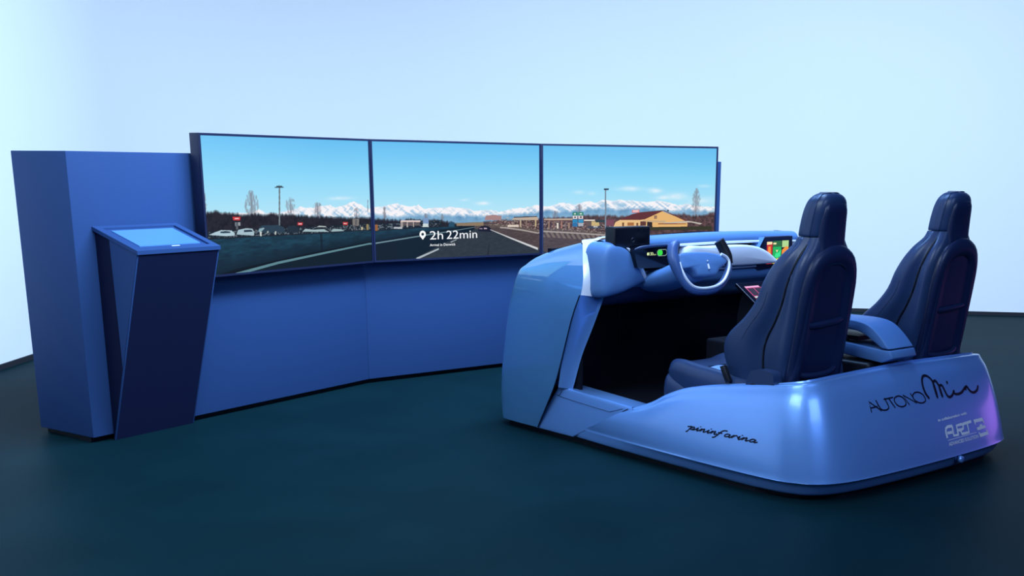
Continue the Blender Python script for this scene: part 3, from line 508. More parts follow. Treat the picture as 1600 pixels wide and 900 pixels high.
# --- front body shell
fz = lambda w: 1.305 - .17 * (w - 1.9) - .12 * (w - 1.9) ** 2
lev = [(.022, 2.345, 2.80, .045), (.008, 2.23, 2.795, .22), (.0, 2.11, 2.77, .41), (-.003, 1.965, 2.69, .80), (.003, 1.89, 2.645, .95), (.020, 1.885, 2.60, 1.065)]
shell_rows = []
def perim(u0, wr, wf, zf, cf=.10):
    """left rear edge -> round the nose -> centre front"""
    P = [(u0, wr), (u0 - .002, wr * .75 + wf * .25), (u0 - .003, wr * .45 + wf * .55), (u0, wf - .13), (u0 + .012, wf - .05), (u0 + .06, wf - .008), (u0 + .16, wf + .012), (u0 + .5, wf + .05), (1.05, wf + .07)]
    return [(p[0], p[1], zf(p)) for p in P]
for u0, wr, wf, z in lev: shell_rows.append(perim(u0, wr, wf, lambda p, z=z: z))
def topz(p, d=0):
    w = min(p[1], 2.62); u = min(p[0], W2 - p[0])
    return fz(w) + .022 * min(1, u / .9) - d * (1 - .6 * min(1, max(0, (w - 1.9) / .6)))
for du, wf, d in ((.046, 2.56, .125), (.072, 2.53, .072), (.105, 2.50, .034), (.16, 2.46, .008)): shell_rows.append(perim(du, 1.865 + du * 1.2, wf, lambda p, d=d: topz(p, d)))
for k in (.80, .55, .3, .02):
    base = perim(.16, 2.057, 2.46, lambda p: 0); row = []
    for p in base:
        u = W2 / 2 + (p[0] - W2 / 2) * k; w = 1.905 + (p[1] - 1.905) * (k * .9 + .1 * (k > .5)); row.append((u, w, topz((u, w), 0)))
    shell_rows.append(row)
full = [r + [mir(p) for p in reversed(r[:-1])] for r in shell_rows]
V, F, _, _ = grid(full, 4, 4)
shell = link('front_body', V, F, M['nose'], car, smooth=30)
# rear border of the shell: lip coloured pale for the light it catches, and the door jamb column, both sides
for sgn in (0, 1):
    f = (lambda p: p) if not sgn else mir
    oe = [(.002, 1.885, .965), (.020, 1.886, 1.065), (.045, 1.920, 1.183), (.072, 1.952, 1.237), (.105, 1.992, 1.266), (.160, 2.058, 1.288), (.25, 2.05, 1.292)]
    ie = [(.075, 1.855, .955), (.074, 1.850, 1.06), (.080, 1.862, 1.18), (.092, 1.875, 1.235), (.118, 1.89, 1.272), (.17, 1.90, 1.302), (.25, 1.91, 1.312)]
    rows = [[f(a) for a in oe], [f((a[0] * .5 + b[0] * .5, (a[1] + b[1]) / 2 - .006, a[2] * .5 + b[2] * .5)) for a, b in zip(oe, ie)], [f(a) for a in ie], [f((a[0] + .01, a[1] + .06, a[2])) for a in ie]]
    V, F, _, _ = grid(rows, 3, 4); link('pillar_lip', V, F, M['trim'], car, smooth=50)
    c0 = [(.012, 2.118, .35), (.004, 2.06, .58), (.0, 1.97, .80), (.0, 1.885, .965)]
    c1 = [(.075, 2.07, .34), (.10, 2.015, .56), (.125, 1.93, .77), (.15, 1.86, .955)]
    rows = [[f(a) for a in c0], [f((a[0] + .006, a[1] - .01, a[2])) for a in c0], [f((a[0] - .006, a[1] - .006, a[2])) for a in c1], [f(a) for a in c1], [f((a[0] + .01, a[1] + .3, a[2])) for a in c1]]
    V, F, _, _ = grid(rows, 2, 4); link('door_jamb', V, F, M['body'], car, smooth=45)
    link('shell_joint', *tube([f(p) for p in ((.018, 2.34, .05), (.004, 2.225, .22), (-.004, 2.113, .41), (-.008, 1.966, .80), (-.008, 1.885, .965))], .004, 5, 3), M['ink'], car)

# --- floor pan, bulkhead, inner walls, plinth
link('floor_pan', *box(.10, W2 - .10, .26, 2.42, .24, .262), M['carpet'], car)
link('bulkhead', *box(.12, W2 - .12, 2.32, 2.36, .26, 1.22), M['carpet'], car)
link('bulkhead_seam', *box(.715, .722, 2.312, 2.32, .26, 1.0), M['black'], car)
for x in (.10, W2 - .12): link('side_lining', *box(x, x + .02, 2.0, 2.4, .26, 1.10), M['carpet'], car)
link('plinth', *prism([(.07, 2.72, 0), (.06, .45, 0), (.14, .2, 0), (.35, .06, 0), (W2 - .35, .06, 0), (W2 - .14, .2, 0), (W2 - .06, .45, 0), (W2 - .07, 2.72, 0)], (0, 0, .12)), M['black'], car)

# --- dashboard
def sweep(profile, us, n=3, bow=0):
    rows = [[(u, p[0] + bow * ((u - 1.05) / .8) ** 2, p[1] - .0 + (p[2](u) if len(p) > 2 else 0)) for p in profile] for u in us]
    return grid(rows, n, 3)[:2]
us = [.14, .3, .6, .9, 1.2, 1.5, 1.8, W2 - .14]
arch = lambda u: -.02 * ((u - 1.15) / .9) ** 2
dash = link('dashboard', *sweep([(1.93, 1.315, arch), (1.86, 1.322, arch), (1.82, 1.312, arch), (1.80, 1.29, arch), (1.795, 1.268, arch), (1.81, 1.252, arch), (1.87, 1.245, arch)], us), M['dash'], car, smooth=60)
link('dash_trim', *sweep([(1.805, 1.262, arch), (1.785, 1.262, arch), (1.778, 1.254, arch), (1.782, 1.246, arch), (1.81, 1.244, arch)], [.5, .8, 1.1, 1.4, 1.7, W2 - .16]), M['trim'], dash, smooth=60)
link('dash_recess', *box(.16, W2 - .16, 1.84, 1.88, .95, 1.26), M['black'], dash)
# padded fascia with rounded right end
def padoutline(s):
    top = [(.79, 1.234), (.95, 1.238), (1.2, 1.238), (1.38, 1.232), (1.50, 1.21), (1.60, 1.17), (1.68, 1.12), (1.69, 1.108)]
    botl = [(1.66, 1.100), (1.4, 1.098), (1.0, 1.102), (.79, 1.106)]
    P = top + botl; c = np.array((1.24, 1.165)); return [c + (np.array(p) - c) * s for p in P]
rings = []
for s, w in ((1.0, 1.85), (1.0, 1.757), (.985, 1.743), (.94, 1.733), (.80, 1.727)): rings.append([(p[0], w, p[1]) for p in padoutline(s)])
link('dash_pad', *loft(rings, 2, 3), M['pad'], dash, smooth=60)
link('lower_trim', *sweep([(1.82, 1.092), (1.785, 1.092), (1.775, 1.084), (1.785, 1.075), (1.82, 1.073)], [.5, .9, 1.3, 1.72, 1.95]), M['trim'], dash, smooth=60)
link('lower_dash', *sweep([(1.85, 1.070), (1.79, 1.066), (1.775, 1.045), (1.78, 1.018), (1.80, 1.0), (1.84, .97), (1.92, .93), (2.1, .90)], [.2, .6, 1.0, 1.4, 1.95]), M['dash'], dash, smooth=60)
link('knee_bolster', *sweep([(1.80, 1.0), (1.84, .93), (1.95, .88), (2.2, .86)], [.15, .6, 1.0, 1.4, 1.95]), M['leather'], dash, smooth=60)
# dash end pods beside each pillar
for sgn in (0,):
    f = (lambda p: p) if not sgn else mir
    out_ = [(.06, .965), (.055, 1.10), (.065, 1.22), (.10, 1.278), (.17, 1.288), (.25, 1.265), (.315, 1.215), (.37, 1.13), (.425, 1.065), (.432, 1.035), (.38, 1.012), (.25, .975), (.14, .955)]
    c = np.array((.2, 1.13)); rings = []
    for s, w in ((.98, 1.92), (1.0, 1.84), (.985, 1.79), (.93, 1.755), (.80, 1.738), (.5, 1.730)): rings.append([f((*(c + (np.array(p) - c) * s)[:1], w, (c + (np.array(p) - c) * s)[1])) for p in out_])
    pod = link('dash_end_pod', *loft(rings, 3, 3), M['dash'], car, smooth=70)
    link('pod_edge_highlight', *tube([f(p) for p in ((.225, 1.752, 1.268), (.30, 1.745, 1.222), (.358, 1.743, 1.145), (.408, 1.747, 1.075), (.430, 1.757, 1.050))], [.006, .012, .016, .015, .012], 8, 4), M['trim'], pod, smooth=60)  # pale tube stands in for the highlight along the pod's right edge
    link('pod_hook', *tube([f(p) for p in ((.40, 1.735, 1.040), (.43, 1.74, 1.038), (.448, 1.75, 1.052))], .008, 8, 3), M['chrome'], pod, smooth=60)  # bright metal hook at the end of the pod's right edge
    link('pod_underside', *loft([[f(p) for p in ((.10, 1.84, .95), (.40, 1.80, 1.01), (.62, 1.84, 1.0), (.62, 2.1, .98), (.1, 2.1, .9))], [f(p) for p in ((.12, 1.90, .91), (.40, 1.86, .95), (.62, 1.88, .93), (.62, 2.1, .9), (.12, 2.1, .88))]], 2, 2), M['leather'], pod, smooth=60)
# driver's upright monitor and slim cluster
o = link('side_monitor', *box(.148, .452, 1.745, 1.83, 1.13, 1.380), M['black'], car); bevel(o, .006, 2)
link('monitor_glass', *box(.160, .440, 1.742, 1.746, 1.16, 1.368), M['gloss'], o)
ms = [(.300 + .012 * math.cos(t), 1.7405, 1.300 + .012 * math.sin(t)) for t in np.linspace(0, 6.283, 17)[:-1]]
link('monitor_emblem', *tube(ms, .0015, 4, 1, closed=True), M['bezel'], o)
cl = link('instrument_cluster', *loft([[(.335, w, 1.243), (.42, w, 1.252), (.70, w, 1.248), (.72, w, 1.235), (.72, w, 1.13), (.70, w, 1.12), (.40, w, 1.12), (.36, w, 1.14), (.335, w, 1.22)] for w in (1.765, 1.85)], 1, 2), M['gloss'], car, smooth=40)
link('cluster_hood', *tube([(.335, 1.77, 1.236), (.39, 1.755, 1.251), (.55, 1.755, 1.256), (.70, 1.76, 1.254)], [.006, .010, .008, .006], 8, 3), M['leather'], cl, smooth=60)
M['yellow'] = emit('yellow_green_readout', (.75, .9, .45), 1.0); M['green'] = emit('green_battery', (.04, .75, .06), 1.0); M['grey_pix'] = emit('grey_screen_line', (.2, .3, .25), 1)
def flat(parts, w): 
    V, F = merge2(parts); return [(v[0], w, v[1]) for v in V], F
v, fcs = text_vf('130', .036, .02, .01); v2, f2 = text_vf('km', .02, .010)
link('range_lettering', *flat([(v + (.457, 1.197), fcs), (v2 + (.497, 1.197), f2)], 1.7635), M['yellow'], cl)
link('range_dot', *flat([([(.447 + .008 * math.cos(t), 1.207 + .010 * math.sin(t)) for t in np.linspace(0, 6.283, 13)[:-1]], [tuple(range(12))])], 1.7635), M['yellow'], cl)
cap = lambda x0, x1, z0, z1: [(x0 + .012, z0), (x1 - .012, z0), (x1 - .002, z0 + .008), (x1, (z0 + z1) / 2), (x1 - .002, z1 - .008), (x1 - .012, z1), (x0 + .012, z1), (x0 + .002, z1 - .008), (x0, (z0 + z1) / 2), (x0 + .002, z0 + .008)]
link('battery_fill', *flat([(cap(.528, .575, 1.194, 1.228), [tuple(range(10))])], 1.7635), M['green'], cl)
link('battery_outline', *tube([(p[0], 1.763, p[1]) for p in cap(.528, .612, 1.192, 1.230)], .0022, 4, 1, closed=True), M['grey_pix'], cl)
cl.location = (-.056, -.065, .006)
# passenger monitor
pm = link('passenger_monitor', *prism([(1.605, 1.815, 1.276), (1.915, 1.815, 1.276), (1.92, 1.815, 1.08), (1.56, 1.815, 1.05), (1.555, 1.815, 1.205)], (0, .05, 0)), M['bezel'], car); bevel(pm, .004, 2)
link('monitor_cheek', *prism([(1.545, 1.80, 1.205), (1.595, 1.80, 1.272), (1.61, 1.81, 1.276), (1.56, 1.81, 1.20)], (0, .09, 0)), M['dash'], pm)
pm.location = (-.055, -.052, .004)
pix = {'r': (.55, .03, .04), 'o': (.9, .30, .05), 'g': (.02, .45, .12), 'lg': (.05, .8, .30), 'y': (.95, .60, .05), 'c': (.95, .80, .45), 'd': (.01, .03, .02), 'dg': (.03, .16, .06), 'pg': (.45, .70, .30)}
PM = {k: emit('pixels_' + n_, pix[k]) for k, n_ in (('r', 'red'), ('o', 'orange'), ('g', 'green'), ('lg', 'bright_green'), ('y', 'amber'), ('c', 'cream'), ('d', 'dark'), ('dg', 'dark_green'), ('pg', 'pale_green'))}
def pic(name, k, pts, d=0): link(name, *flat([(pts, [tuple(range(len(pts)))])], 1.8125 - d * .0008), PM[k], pm)
pic('picture_panel', 'r', [(1.640, 1.09), (1.700, 1.09), (1.700, 1.236), (1.640, 1.236)])
pic('picture_panel', 'c', [(1.640, 1.222), (1.695, 1.224), (1.695, 1.242), (1.640, 1.242)], 1)
pic('picture_panel', 'o', [(1.652, 1.15), (1.668, 1.13), (1.684, 1.15), (1.680, 1.21), (1.655, 1.21)], 1)
pic('picture_panel', 'g', [(1.705, 1.09), (1.795, 1.09), (1.795, 1.246), (1.705, 1.246)])
pic('picture_panel', 'dg', [(1.705, 1.205), (1.795, 1.205), (1.795, 1.246), (1.705, 1.246)], 1)
pic('picture_panel', 'lg', [(1.725, 1.14), (1.75, 1.128), (1.785, 1.14), (1.790, 1.185), (1.765, 1.165), (1.735, 1.160)], 1)
pic('picture_panel', 'c', [(1.735, 1.186), (1.748, 1.166), (1.764, 1.188), (1.750, 1.180)], 2)
pic('picture_panel', 'c', [(1.706, 1.222), (1.738, 1.222), (1.738, 1.234), (1.706, 1.234)], 2)
pic('picture_panel', 'y', [(1.705, 1.09), (1.795, 1.09), (1.790, 1.118), (1.765, 1.128), (1.735, 1.122)], 2)
pic('picture_panel', 'pg', [(1.802, 1.20), (1.872, 1.20), (1.872, 1.246), (1.802, 1.246)])
pic('picture_panel', 'o', [(1.802, 1.13), (1.872, 1.13), (1.872, 1.20), (1.845, 1.208), (1.802, 1.18)])

# --- steering column and wheel
def ringx(cu, cz, w, hu, hz, tl=0):
    return [(cu + hu * math.cos(t) * (1 if abs(math.cos(t)) > .1 else 1), w + tl * math.sin(t), cz + hz * math.sin(t)) for t in np.linspace(0, 2 * math.pi, 13)[:-1]]
link('column_shroud', *loft([ringx(.60, 1.03, 1.83, .19, .075), ringx(.56, 1.045, 1.70, .16, .075), ringx(.50, 1.095, 1.52, .14, .08), ringx(.48, 1.13, 1.40, .13, .075, .02), ringx(.485, 1.14, 1.37, .10, .06, .02)], 3, 2), M['dash'], car, smooth=60)
sw = empty('steering_wheel', (.45, 1.32, 1.13), 0, car); tl = R(22)
sx = lambda a, b, d=0: (a, math.sin(tl) * b - d * math.cos(tl), math.cos(tl) * b + d * math.sin(tl))   # d towards the driver
link('wheel_rim', *tube([sx(*p) for p in WRIM], [.028] + [.034] * 3 + [.029] + [.023] * 9 + [.026, .030, .030], 10, 4, nrm=(0, -math.cos(tl), math.sin(tl))), M['rim'], sw, smooth=60)
link('dark_grip', *tube([sx(*p) for p in WRIM[-4:]], [.030, .034, .034, .033], 10, 4, nrm=(0, -math.cos(tl), math.sin(tl))), M['black'], sw, smooth=60)
link('rim_inlay', *tube([sx(p[0], p[1], .020) for p in WINNER], .010, 8, 4), M['trim'], sw, smooth=60)
hc = np.mean(WHUB, axis=0)
link('wheel_hub', *loft([[sx(*(hc + (np.array(p) - hc) * s), d) for p in WHUB] for s, d in ((.9, -.05), (1.0, -.02), (1.0, .008), (.95, .018), (.8, .023))], 2, 3), M['dash'], sw, smooth=60)
e0_, e1_, e2_ = WEMB
link('wheel_emblem', *tube([sx(e1_[0] - .002, e1_[1] + .012, .026), sx(e2_[0], e2_[1], .026)], .0065, 6, 1), M['white_ink'], sw)
link('emblem_dot', *tube([sx(e0_[0], e0_[1] + .001, .026), sx(e0_[0] + .002, e0_[1] - .006, .026)], .005, 6, 1), M['white_ink'], sw)
link('thumb_switch', *prism([sx(.185, .048, .02), sx(.225, .052, .02), sx(.222, .030, .02), (sx(.18, .026, .02))], (0, .02, 0)), M['chrome'], sw)

# --- centre tablet on its pedestal
T0 = np.array((.98, 1.483, 1.013)); Td = np.array((0, -.203, -.132)); Td /= np.linalg.norm(Td); Tn = np.array((0, Td[2], -Td[1])); 
if Tn[2] < 0: Tn = -Tn
tp = lambda a, b, n=0: tuple(T0 + np.array((a, 0, 0)) + Td * b + Tn * n)
tb = link('centre_tablet', *prism([tp(0, 0), tp(.33, 0), tp(.33, .40), tp(0, .40)], Tn * -.018), M['gloss'], car)
link('tablet_edge', *tube([tp(0, 0, .001), tp(0, .40, .001)], .0035, 6, 1), M['chrome'], tb)
link('tablet_edge', *tube([tp(0, 0, .0), tp(.33, 0, .0)], .002, 6, 1), M['bezel'], tb)
link('tablet_pedestal', *loft([[tp(.04, .05, -.02), tp(.29, .05, -.02), tp(.29, .36, -.02), tp(.04, .36, -.02)], [(1.02, 1.5, .8), (1.22, 1.5, .8), (1.22, 1.15, .72), (1.02, 1.15, .72)], [(1.02, 1.5, .26), (1.22, 1.5, .26), (1.22, 1.1, .26), (1.02, 1.1, .26)]], 2, 1), M['black'], car)
PK = {'p': emit('pixels_pink', (.95, .45, .75)), 'm': emit('pixels_magenta', (.35, .02, .14)), 'k': emit('pixels_rose', (.65, .15, .35)), 'rd': emit('pixels_scarlet', (.8, .03, .06)), 'w': emit('pixels_white', (.7, .85, .8)), 'n': emit('pixels_ink', (.03, .02, .045))}
def tq(name, k, a0, a1, b0, b1, sk=.0, n=.001): link(name, [tp(a0, b0, n), tp(a1, b0, n), tp(a1 - sk, b1, n), tp(a0 - sk, b1, n)], [(0, 1, 2, 3)], PK[k], tb)
tq('menu_bar', 'p', .045, .182, .034, .050)
tq('menu_panel', 'm', .045, .20, .050, .135, 0)
tq('menu_tile', 'n', .055, .112, .058, .128, 0, .0016); tq('menu_tile', 'n', .120, .178, .058, .128, 0, .0016)
tq('menu_line', 'k', .045, .049, .05, .25, 0, .002); tq('menu_line', 'k', .114, .118, .05, .13, 0, .002); tq('menu_line', 'k', .186, .190, .05, .25, 0, .002)
tq('menu_caption', 'w', .050, .11, .138, .152, 0, .0016); tq('menu_caption', 'w', .120, .18, .138, .152, 0, .0016)
tq('menu_photo', 'rd', .055, .175, .155, .25, 0, .0016)

# --- centre armrest
def arm_u(u): return [(u, .82, .885), (u, .62, .892), (u, .44, .893), (u, .335, .875), (u, .27, .83), (u, .20, .765)]
U0, U1 = .86, 1.10
top_ = [(1.2, .865), (.85, .885), (.62, .892), (.44, .892), (.34, .872), (.26, .818), (.19, .75)]
inn = [(.245, .75), (.315, .79), (.39, .825), (.47, .838), (.62, .838), (.85, .832), (1.2, .81)]
V, F = prism([(U0, *p) for p in cr([(a, b, 0) for a, b in top_], 4)[:, :2]] + [(U0, *p) for p in cr([(a, b, 0) for a, b in inn], 4)[:, :2]], (U1 - U0, 0, 0))
ar = link('centre_armrest', V, F, M['dash'], car); bevel(ar, .008, 3)
o = link('armrest_base', *prism([(U0, .185, .742), (U0, .24, .742), (U0, 1.2, .80), (U0, 1.2, .74), (U0, .24, .668), (U0, .165, .70)], (U1 - U0, 0, 0)), M['dash'], ar); bevel(o, .006, 2)
o = link('armrest_well', *box(U0 + .02, U1 - .02, .42, 1.15, .775, .80), M['black'], ar)
o = link('tunnel', *box(U0 - .03, U1 + .03, .30, 1.6, .262, .66), M['black'], car); bevel(o, .02, 3)

# --- seats
def seat_ring(z, wr, ff, hw, bf, g=0.0):
    pts = [(0, wr), (.5, wr + .004), (.82, wr + .020), (.96 - g * .3, wr + .055), (.98 - g, wr * .60 + bf * .40), (1.0, wr * .38 + bf * .62), (1.0, bf - .04), (.94, bf - .006), (.84, bf), (.70, bf - .028), (.55, ff + .004), (0, ff)]
    L_ = [(-a * hw, w, z) for a, w in pts]; R_ = [(a * hw, w, z) for a, w in pts[1:-1]]
    return L_ + R_[::-1]
seat = empty('car_seat', (.44, 0, 0), 0, car)
secs = [(.50, .42, .56, .21, .70), (.56, .405, .56, .235, .79), (.66, .385, .545, .255, .835), (.76, .368, .53, .262, .85), (.84, .355, .52, .262, .81), (.93, .342, .505, .26, .71), (1.03, .33, .49, .257, .63), (1.13, .318, .478, .252, .59), (1.22, .305, .462, .235, .545), (1.29, .298, .45, .205, .50), (1.345, .30, .445, .165, .455), (1.385, .305, .442, .140, .446)]
link('backrest', *loft([seat_ring(*s, g=.11) for s in secs], 3, 3), M['leather'], seat, smooth=60)
hs = [(1.387, .312, .438, .134, .442), (1.40, .306, .440, .138, .444), (1.46, .298, .432, .135, .436), (1.52, .288, .420, .130, .424), (1.565, .285, .408, .120, .410), (1.592, .290, .394, .104, .396), (1.610, .305, .378, .078, .380), (1.617, .325, .362, .048, .364), (1.620, .340, .350, .015, .351)]
hd = link('headrest', *loft([seat_ring(*s) for s in hs], 3, 3), M['leather'], seat, smooth=60)
# headrest rear panel and the shell on the back
def rear_w(z): return np.interp(z, [s[0] for s in secs] + [1.53, 1.6], [s[1] for s in secs] + [.288, .30])
pn = [(1.30, .106), (1.36, .104), (1.46, .100), (1.53, .090), (1.562, .076)]
rows = []
for z, hw in pn: rows.append([(a * hw, rear_w(z) - (.006 if abs(a) < .95 else -.012) + .012 * a * a, z) for a in (-1, -.9, -.4, 0, .4, .9, 1)])
hp = link('headrest_panel', *grid(rows, 3, 3)[:2], M['shell'], hd, smooth=50); solid(hp, .01, 0)
sh = [(.52, .195, .405), (.62, .20, .385), (.80, .20, .358), (.95, .196, .338), (1.08, .192, .322), (1.18, .178, .307), (1.25, .15, .297), (1.295, .10, .294), (1.31, .03, .294)]
rows = []
for z, hw, w in sh: rows.append([(a * hw, w + (.035 if abs(a) > .99 else (.004 if abs(a) < .7 else -.012)) - .0, z) for a in (-1, -.9, -.66, -.3, 0, .3, .66, .9, 1)])
ss = link('seat_shell', *grid(rows, 3, 3)[:2], M['shell'], seat, smooth=60); solid(ss, .02, 1)
link('shell_arch', *tube([(-.185, .390, .56), (-.19, .367, .70), (-.188, .338, .88), (-.182, .315, 1.04), (-.168, .296, 1.16), (-.13, .284, 1.245), (-.06, .278, 1.285), (0, .277, 1.292), (.06, .278, 1.285), (.13, .284, 1.245), (.168, .296, 1.16), (.182, .315, 1.04), (.188, .338, .88), (.19, .362, .70), (.185, .385, .56)], [.026, .030, .034, .038, .042, .048, .052, .052, .052, .048, .042, .038, .034, .030, .026], 12, 3, flat=.40, nrm=(0, 1, 0)), M['shell'], ss, smooth=60)
link('shell_bar', *tube([(-.165, .335, .915), (-.08, .322, .915), (.08, .322, .925), (.165, .335, .935)], .016, 8, 3, flat=1.2), M['shell'], ss, smooth=60)
link('shell_bar', *tube([(-.175, .375, .645), (-.08, .352, .63), (.08, .352, .635), (.175, .375, .665)], .016, 8, 3, flat=1.2), M['shell'], ss, smooth=60)
for s_ in (-1, 1):
    gp = [(s_ * hw * .878, wr * .6 + bf * .4, z) for z, wr, ff, hw, bf in secs[1:-1]]
    link('groove_piping', *tube(gp, .006, 6, 3), M['black'], seat, smooth=60)
    link('shell_rib', *tube([(s_ * .158, .318, 1.02), (s_ * .172, .340, .86), (s_ * .186, .372, .68), (s_ * .196, .402, .52)], [.003, .014, .024, .034], 10, 4), M['shell'], ss, smooth=60)
    link('bolster_seam', *tube([(s_ * .250, .70, .62), (s_ * .262, .72, .75), (s_ * .264, .66, .87), (s_ * .261, .56, 1.0), (s_ * .254, .52, 1.12), (s_ * .236, .47, 1.22), (s_ * .20, .44, 1.30), (s_ * .16, .42, 1.35)], [.0018] * 8, 5, 3), M['shell'], seat, smooth=60)
# cushion: rings along y
def cush(w, hw, zc, zb, z0):
    pts = [(0, zc), (.45, zc + .002), (.66, zc + .014), (.82, zb), (.93, zb - .012), (1.0, zb - .05), (1.01, (zb + z0) / 2), (.97, z0 + .01), (.85, z0)]
    return [(-a * hw, w, z) for a, z in reversed(pts)] + [(a * hw, w, z) for a, z in pts[1:]]
cs = [(.50, .24, .50, .56, .42), (.62, .262, .515, .585, .40), (.85, .27, .545, .605, .40), (1.05, .27, .58, .62, .42), (1.18, .266, .60, .632, .45), (1.26, .258, .60, .625, .48), (1.30, .235, .585, .60, .51), (1.31, .20, .565, .575, .54)]
cu_ = link('cushion', *loft([cush(*c) for c in cs], 3, 3), M['leather'], seat, smooth=60)
for xa, xb in ((-.125, -.012), (.012, .125)):
    rows = [[(xa, w, z + .004), ((xa + xb) / 2, w, z + .009), (xb, w, z + .004)] for w, z in ((.55, .506), (.70, .526), (.85, .547), (1.0, .573), (1.06, .583))]
    o = link('cushion_insert', *grid(rows, 3, 3)[:2], M['fabric'], cu_, smooth=60); solid(o, .006, 1); tag(o, 'pale woven fabric panel')
link('cushion_seam', *tube([(-.16, .6, .525), (-.165, .85, .562), (-.165, 1.05, .595), (-.13, 1.075, .594), (0, 1.08, .592), (.13, 1.075, .594), (.165, 1.05, .595), (.165, .85, .562), (.16, .6, .525)], .0025, 5, 3), M['black'], cu_)
bs = [(.48, .24, .40, .41, .27), (.7, .262, .42, .43, .27), (1.0, .268, .46, .475, .27), (1.22, .27, .51, .53, .28), (1.29, .268, .525, .545, .31), (1.32, .25, .50, .51, .33)]
link('seat_base', *loft([cush(*c) for c in bs], 3, 3), M['leather'], seat, smooth=60)
for s_ in (-1, 1):
    o = link('side_cover', *loft([[(s_ * x, *p) for p in ((.42, .45), (.42, .63), (.44, .660), (.50, .668), (.565, .658), (.60, .625), (.63, .45))] for x in (.235, .275, .30, .305)], 1, 2), M['leather'], seat, smooth=60)
    link('recliner_ring', *tube([(s_ * .306, .56 + .032 * math.cos(t), .55 + .032 * math.sin(t)) for t in np.linspace(0, 6.283, 13)[:-1]], .004, 6, 1, closed=True), M['black'], o)
bk = link('belt_buckle', *prism([(-.315 + .0, .78, .575), (-.285, .78, .575), (-.285, .83, .665), (-.315, .83, .665)], (0, .03, -.012)), M['black'], seat); bevel(bk, .004, 2)
bk.location = (.02, -.03, -.01)
def copy_tree(o, parent):
    c = o.copy(); COL.objects.link(c); c.parent = parent
    for ch in list(o.children): copy_tree(ch, c)
    return c
seat2 = copy_tree(seat, car); seat2.location = (W2 - .44, 0, 0)
tag(seat, "driver's dark navy leather bucket seat behind the steering wheel"); tag(seat2, 'passenger dark navy leather bucket seat by the far side')

# --- logos on the tub (projected on the painted surface)
def decal(name, parts, m, P0_, ex, ey, off=.0015):
    P0_ = np.array(P0_, float); ex = np.array(ex, float); ey = np.array(ey, float); ey /= np.linalg.norm(ey); n = np.cross(ex, ey); 
    if n[1] > 0 and abs(ex[0]) > .5: n = -n
    if n[0] > 0 and abs(ex[1]) > .5: n = -n
    V, F = merge2(parts); out = []
    for v in V:
        p = P0_ + ex * v[0] + ey * v[1]; s = Vector(p + n * .3)
        h, nn, _, _ = TB.ray_cast(s, Vector(-n))
        out.append(tuple(h + Vector(n) * off) if h is not None else tuple(p + n * off))
    return link(name, out, F, m, tub)
RP = ((1.05, -.035, .115), (1, 0, 0), (0, .22, .54)); SPp = ((0, .7, .115), (0, -1, 0), (.12, 0, .445))
decal('logo_lettering', [ribbon(s, .0085, 1 if len(s) < 5 else 3) for s in AUTONO], M['ink'], *RP)
dot = [((MIADOT[0][0] + MIADOT[1][0]) / 2 + .009 * math.cos(t), (MIADOT[0][1] + MIADOT[1][1]) / 2 + .011 * math.sin(t)) for t in np.linspace(0, 6.283, 11)[:-1]]
decal('script_lettering', [ribbon(s, .0165, 5, taper=True) for s in MIA] + [(dot, [tuple(range(10))])], M['ink'], *RP)
decal('partner_logo', [ribbon(s, .017, 1) for s in ART] + [ribbon(ARTLINE, .0035, 1)] + [(e, [tuple(range(len(e)))]) for e in EMB], M['white_ink'], *RP)
def along(body, a, b, c, off=0, hs=1):
    a = np.array(a); b = np.array(b); c = np.array(c); e = b - a; L_ = np.linalg.norm(e); e /= L_; h = c - a
    v, f_ = text_vf(body, 1, 1, off); return [tuple(a + e * L_ * p[0] + h * p[1] * hs) for p in v], f_
decal('collaboration_lettering', [along('in collaboration with', *COLLAB, off=.03)], M['white_ink'], *RP)
decal('slogan_lettering', [along('ADVANCED SOLUTION', *ADV, off=.025)], M['white_ink'], *RP)
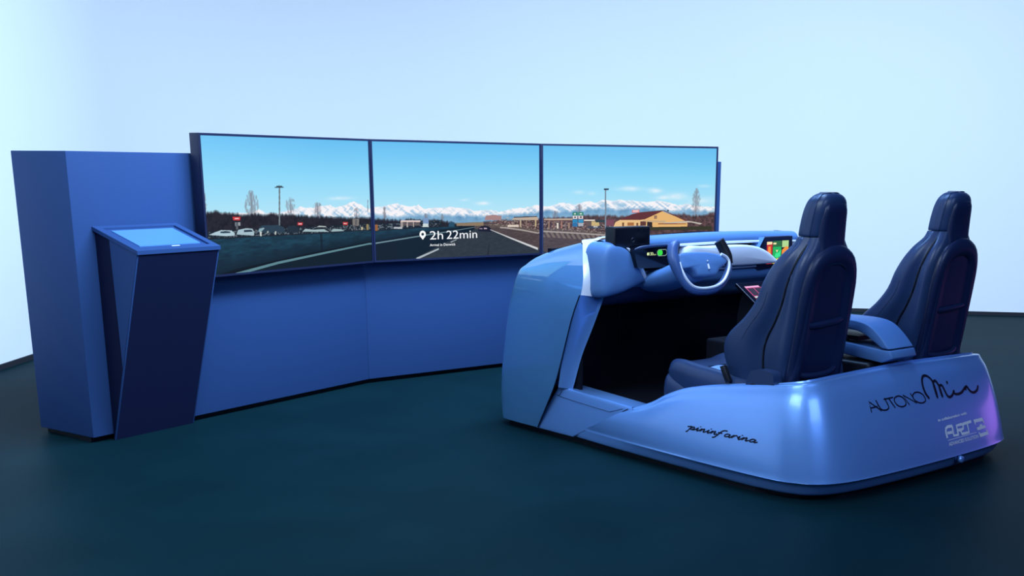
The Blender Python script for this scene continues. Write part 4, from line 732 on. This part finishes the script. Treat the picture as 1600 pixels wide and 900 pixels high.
GL = {'p': (1.05, [[(-.45, .75), (-.1, .95), (.22, 1.0), (.02, .1), (-.12, -.85), (-.32, -1.0)], [(.05, .2), (.35, .9), (.62, .95), (.66, .5), (.42, .02), (.15, .05)], [(.42, .02), (.7, .05), (.95, .35)]]),
      'i': (.62, [[(-.1, .35), (.2, 1.0), (.1, .15), (.25, -.02), (.52, .35)]]),
      'n': (1.05, [[(-.1, .35), (.15, 1.0), (.0, 0.0)], [(.02, .2), (.38, .95), (.58, .9), (.5, .15), (.65, -.02), (.95, .35)]]),
      'f': (1.0, [[(-.55, -1.1), (-.25, -.95), (.05, .1), (.25, 1.2), (.55, 1.85), (1.05, 1.95)], [(-.1, .85), (.55, .8)]]),
      'a': (1.1, [[(.68, .85), (.35, 1.0), (.05, .6), (.05, .1), (.35, 0.0), (.65, .4), (.75, .95), (.66, .15), (.82, -.02), (1.1, .35)]]),
      'r': (.85, [[(-.1, .35), (.18, 1.0), (.02, 0.0)], [(.04, .3), (.35, .95), (.62, .98), (.62, .8)]])}
la, lb, lc = [np.array(p) for p in LOGO_BASE]
tot = sum(GL[c][0] for c in 'pininfarina'); xx = 0; eX = (lb - la) / tot; eY = lc - la; rb = []
for ch in 'pininfarina':
    adv, st = GL[ch]; q = lambda x, y: tuple(la + eX * (xx + x + .22 * y) + eY * y)
    for k_ in st: rb.append(ribbon([q(*p) for p in k_], .0075, 4))
    if ch == 'i': rb.append(([q(.36 + .13 * math.cos(t), 1.55 + .17 * math.sin(t)) for t in np.linspace(0, 6.283, 9)[:-1]], [tuple(range(8))]))
    xx += adv
decal('side_script_logo', rb, M['ink'], *SPp)
# small round sensor on the lower rear edge
sn = [(1.17 + .0, 0, 0)]
o = link('rear_sensor', *loft([[(1.325 + r_ * math.cos(t), w, .083 + r_ * math.sin(t)) for t in np.linspace(0, 6.283, 13)[:-1]] for r_, w in ((.022, -.02), (.022, -.048), (.015, -.056), (.004, -.058))], 2, 1), M['body'], tub, smooth=60)
link('rear_seam', *tube([(1.288, -.043, .112), (1.285, -.036, .05)], .003, 5, 1), M['ink'], tub)
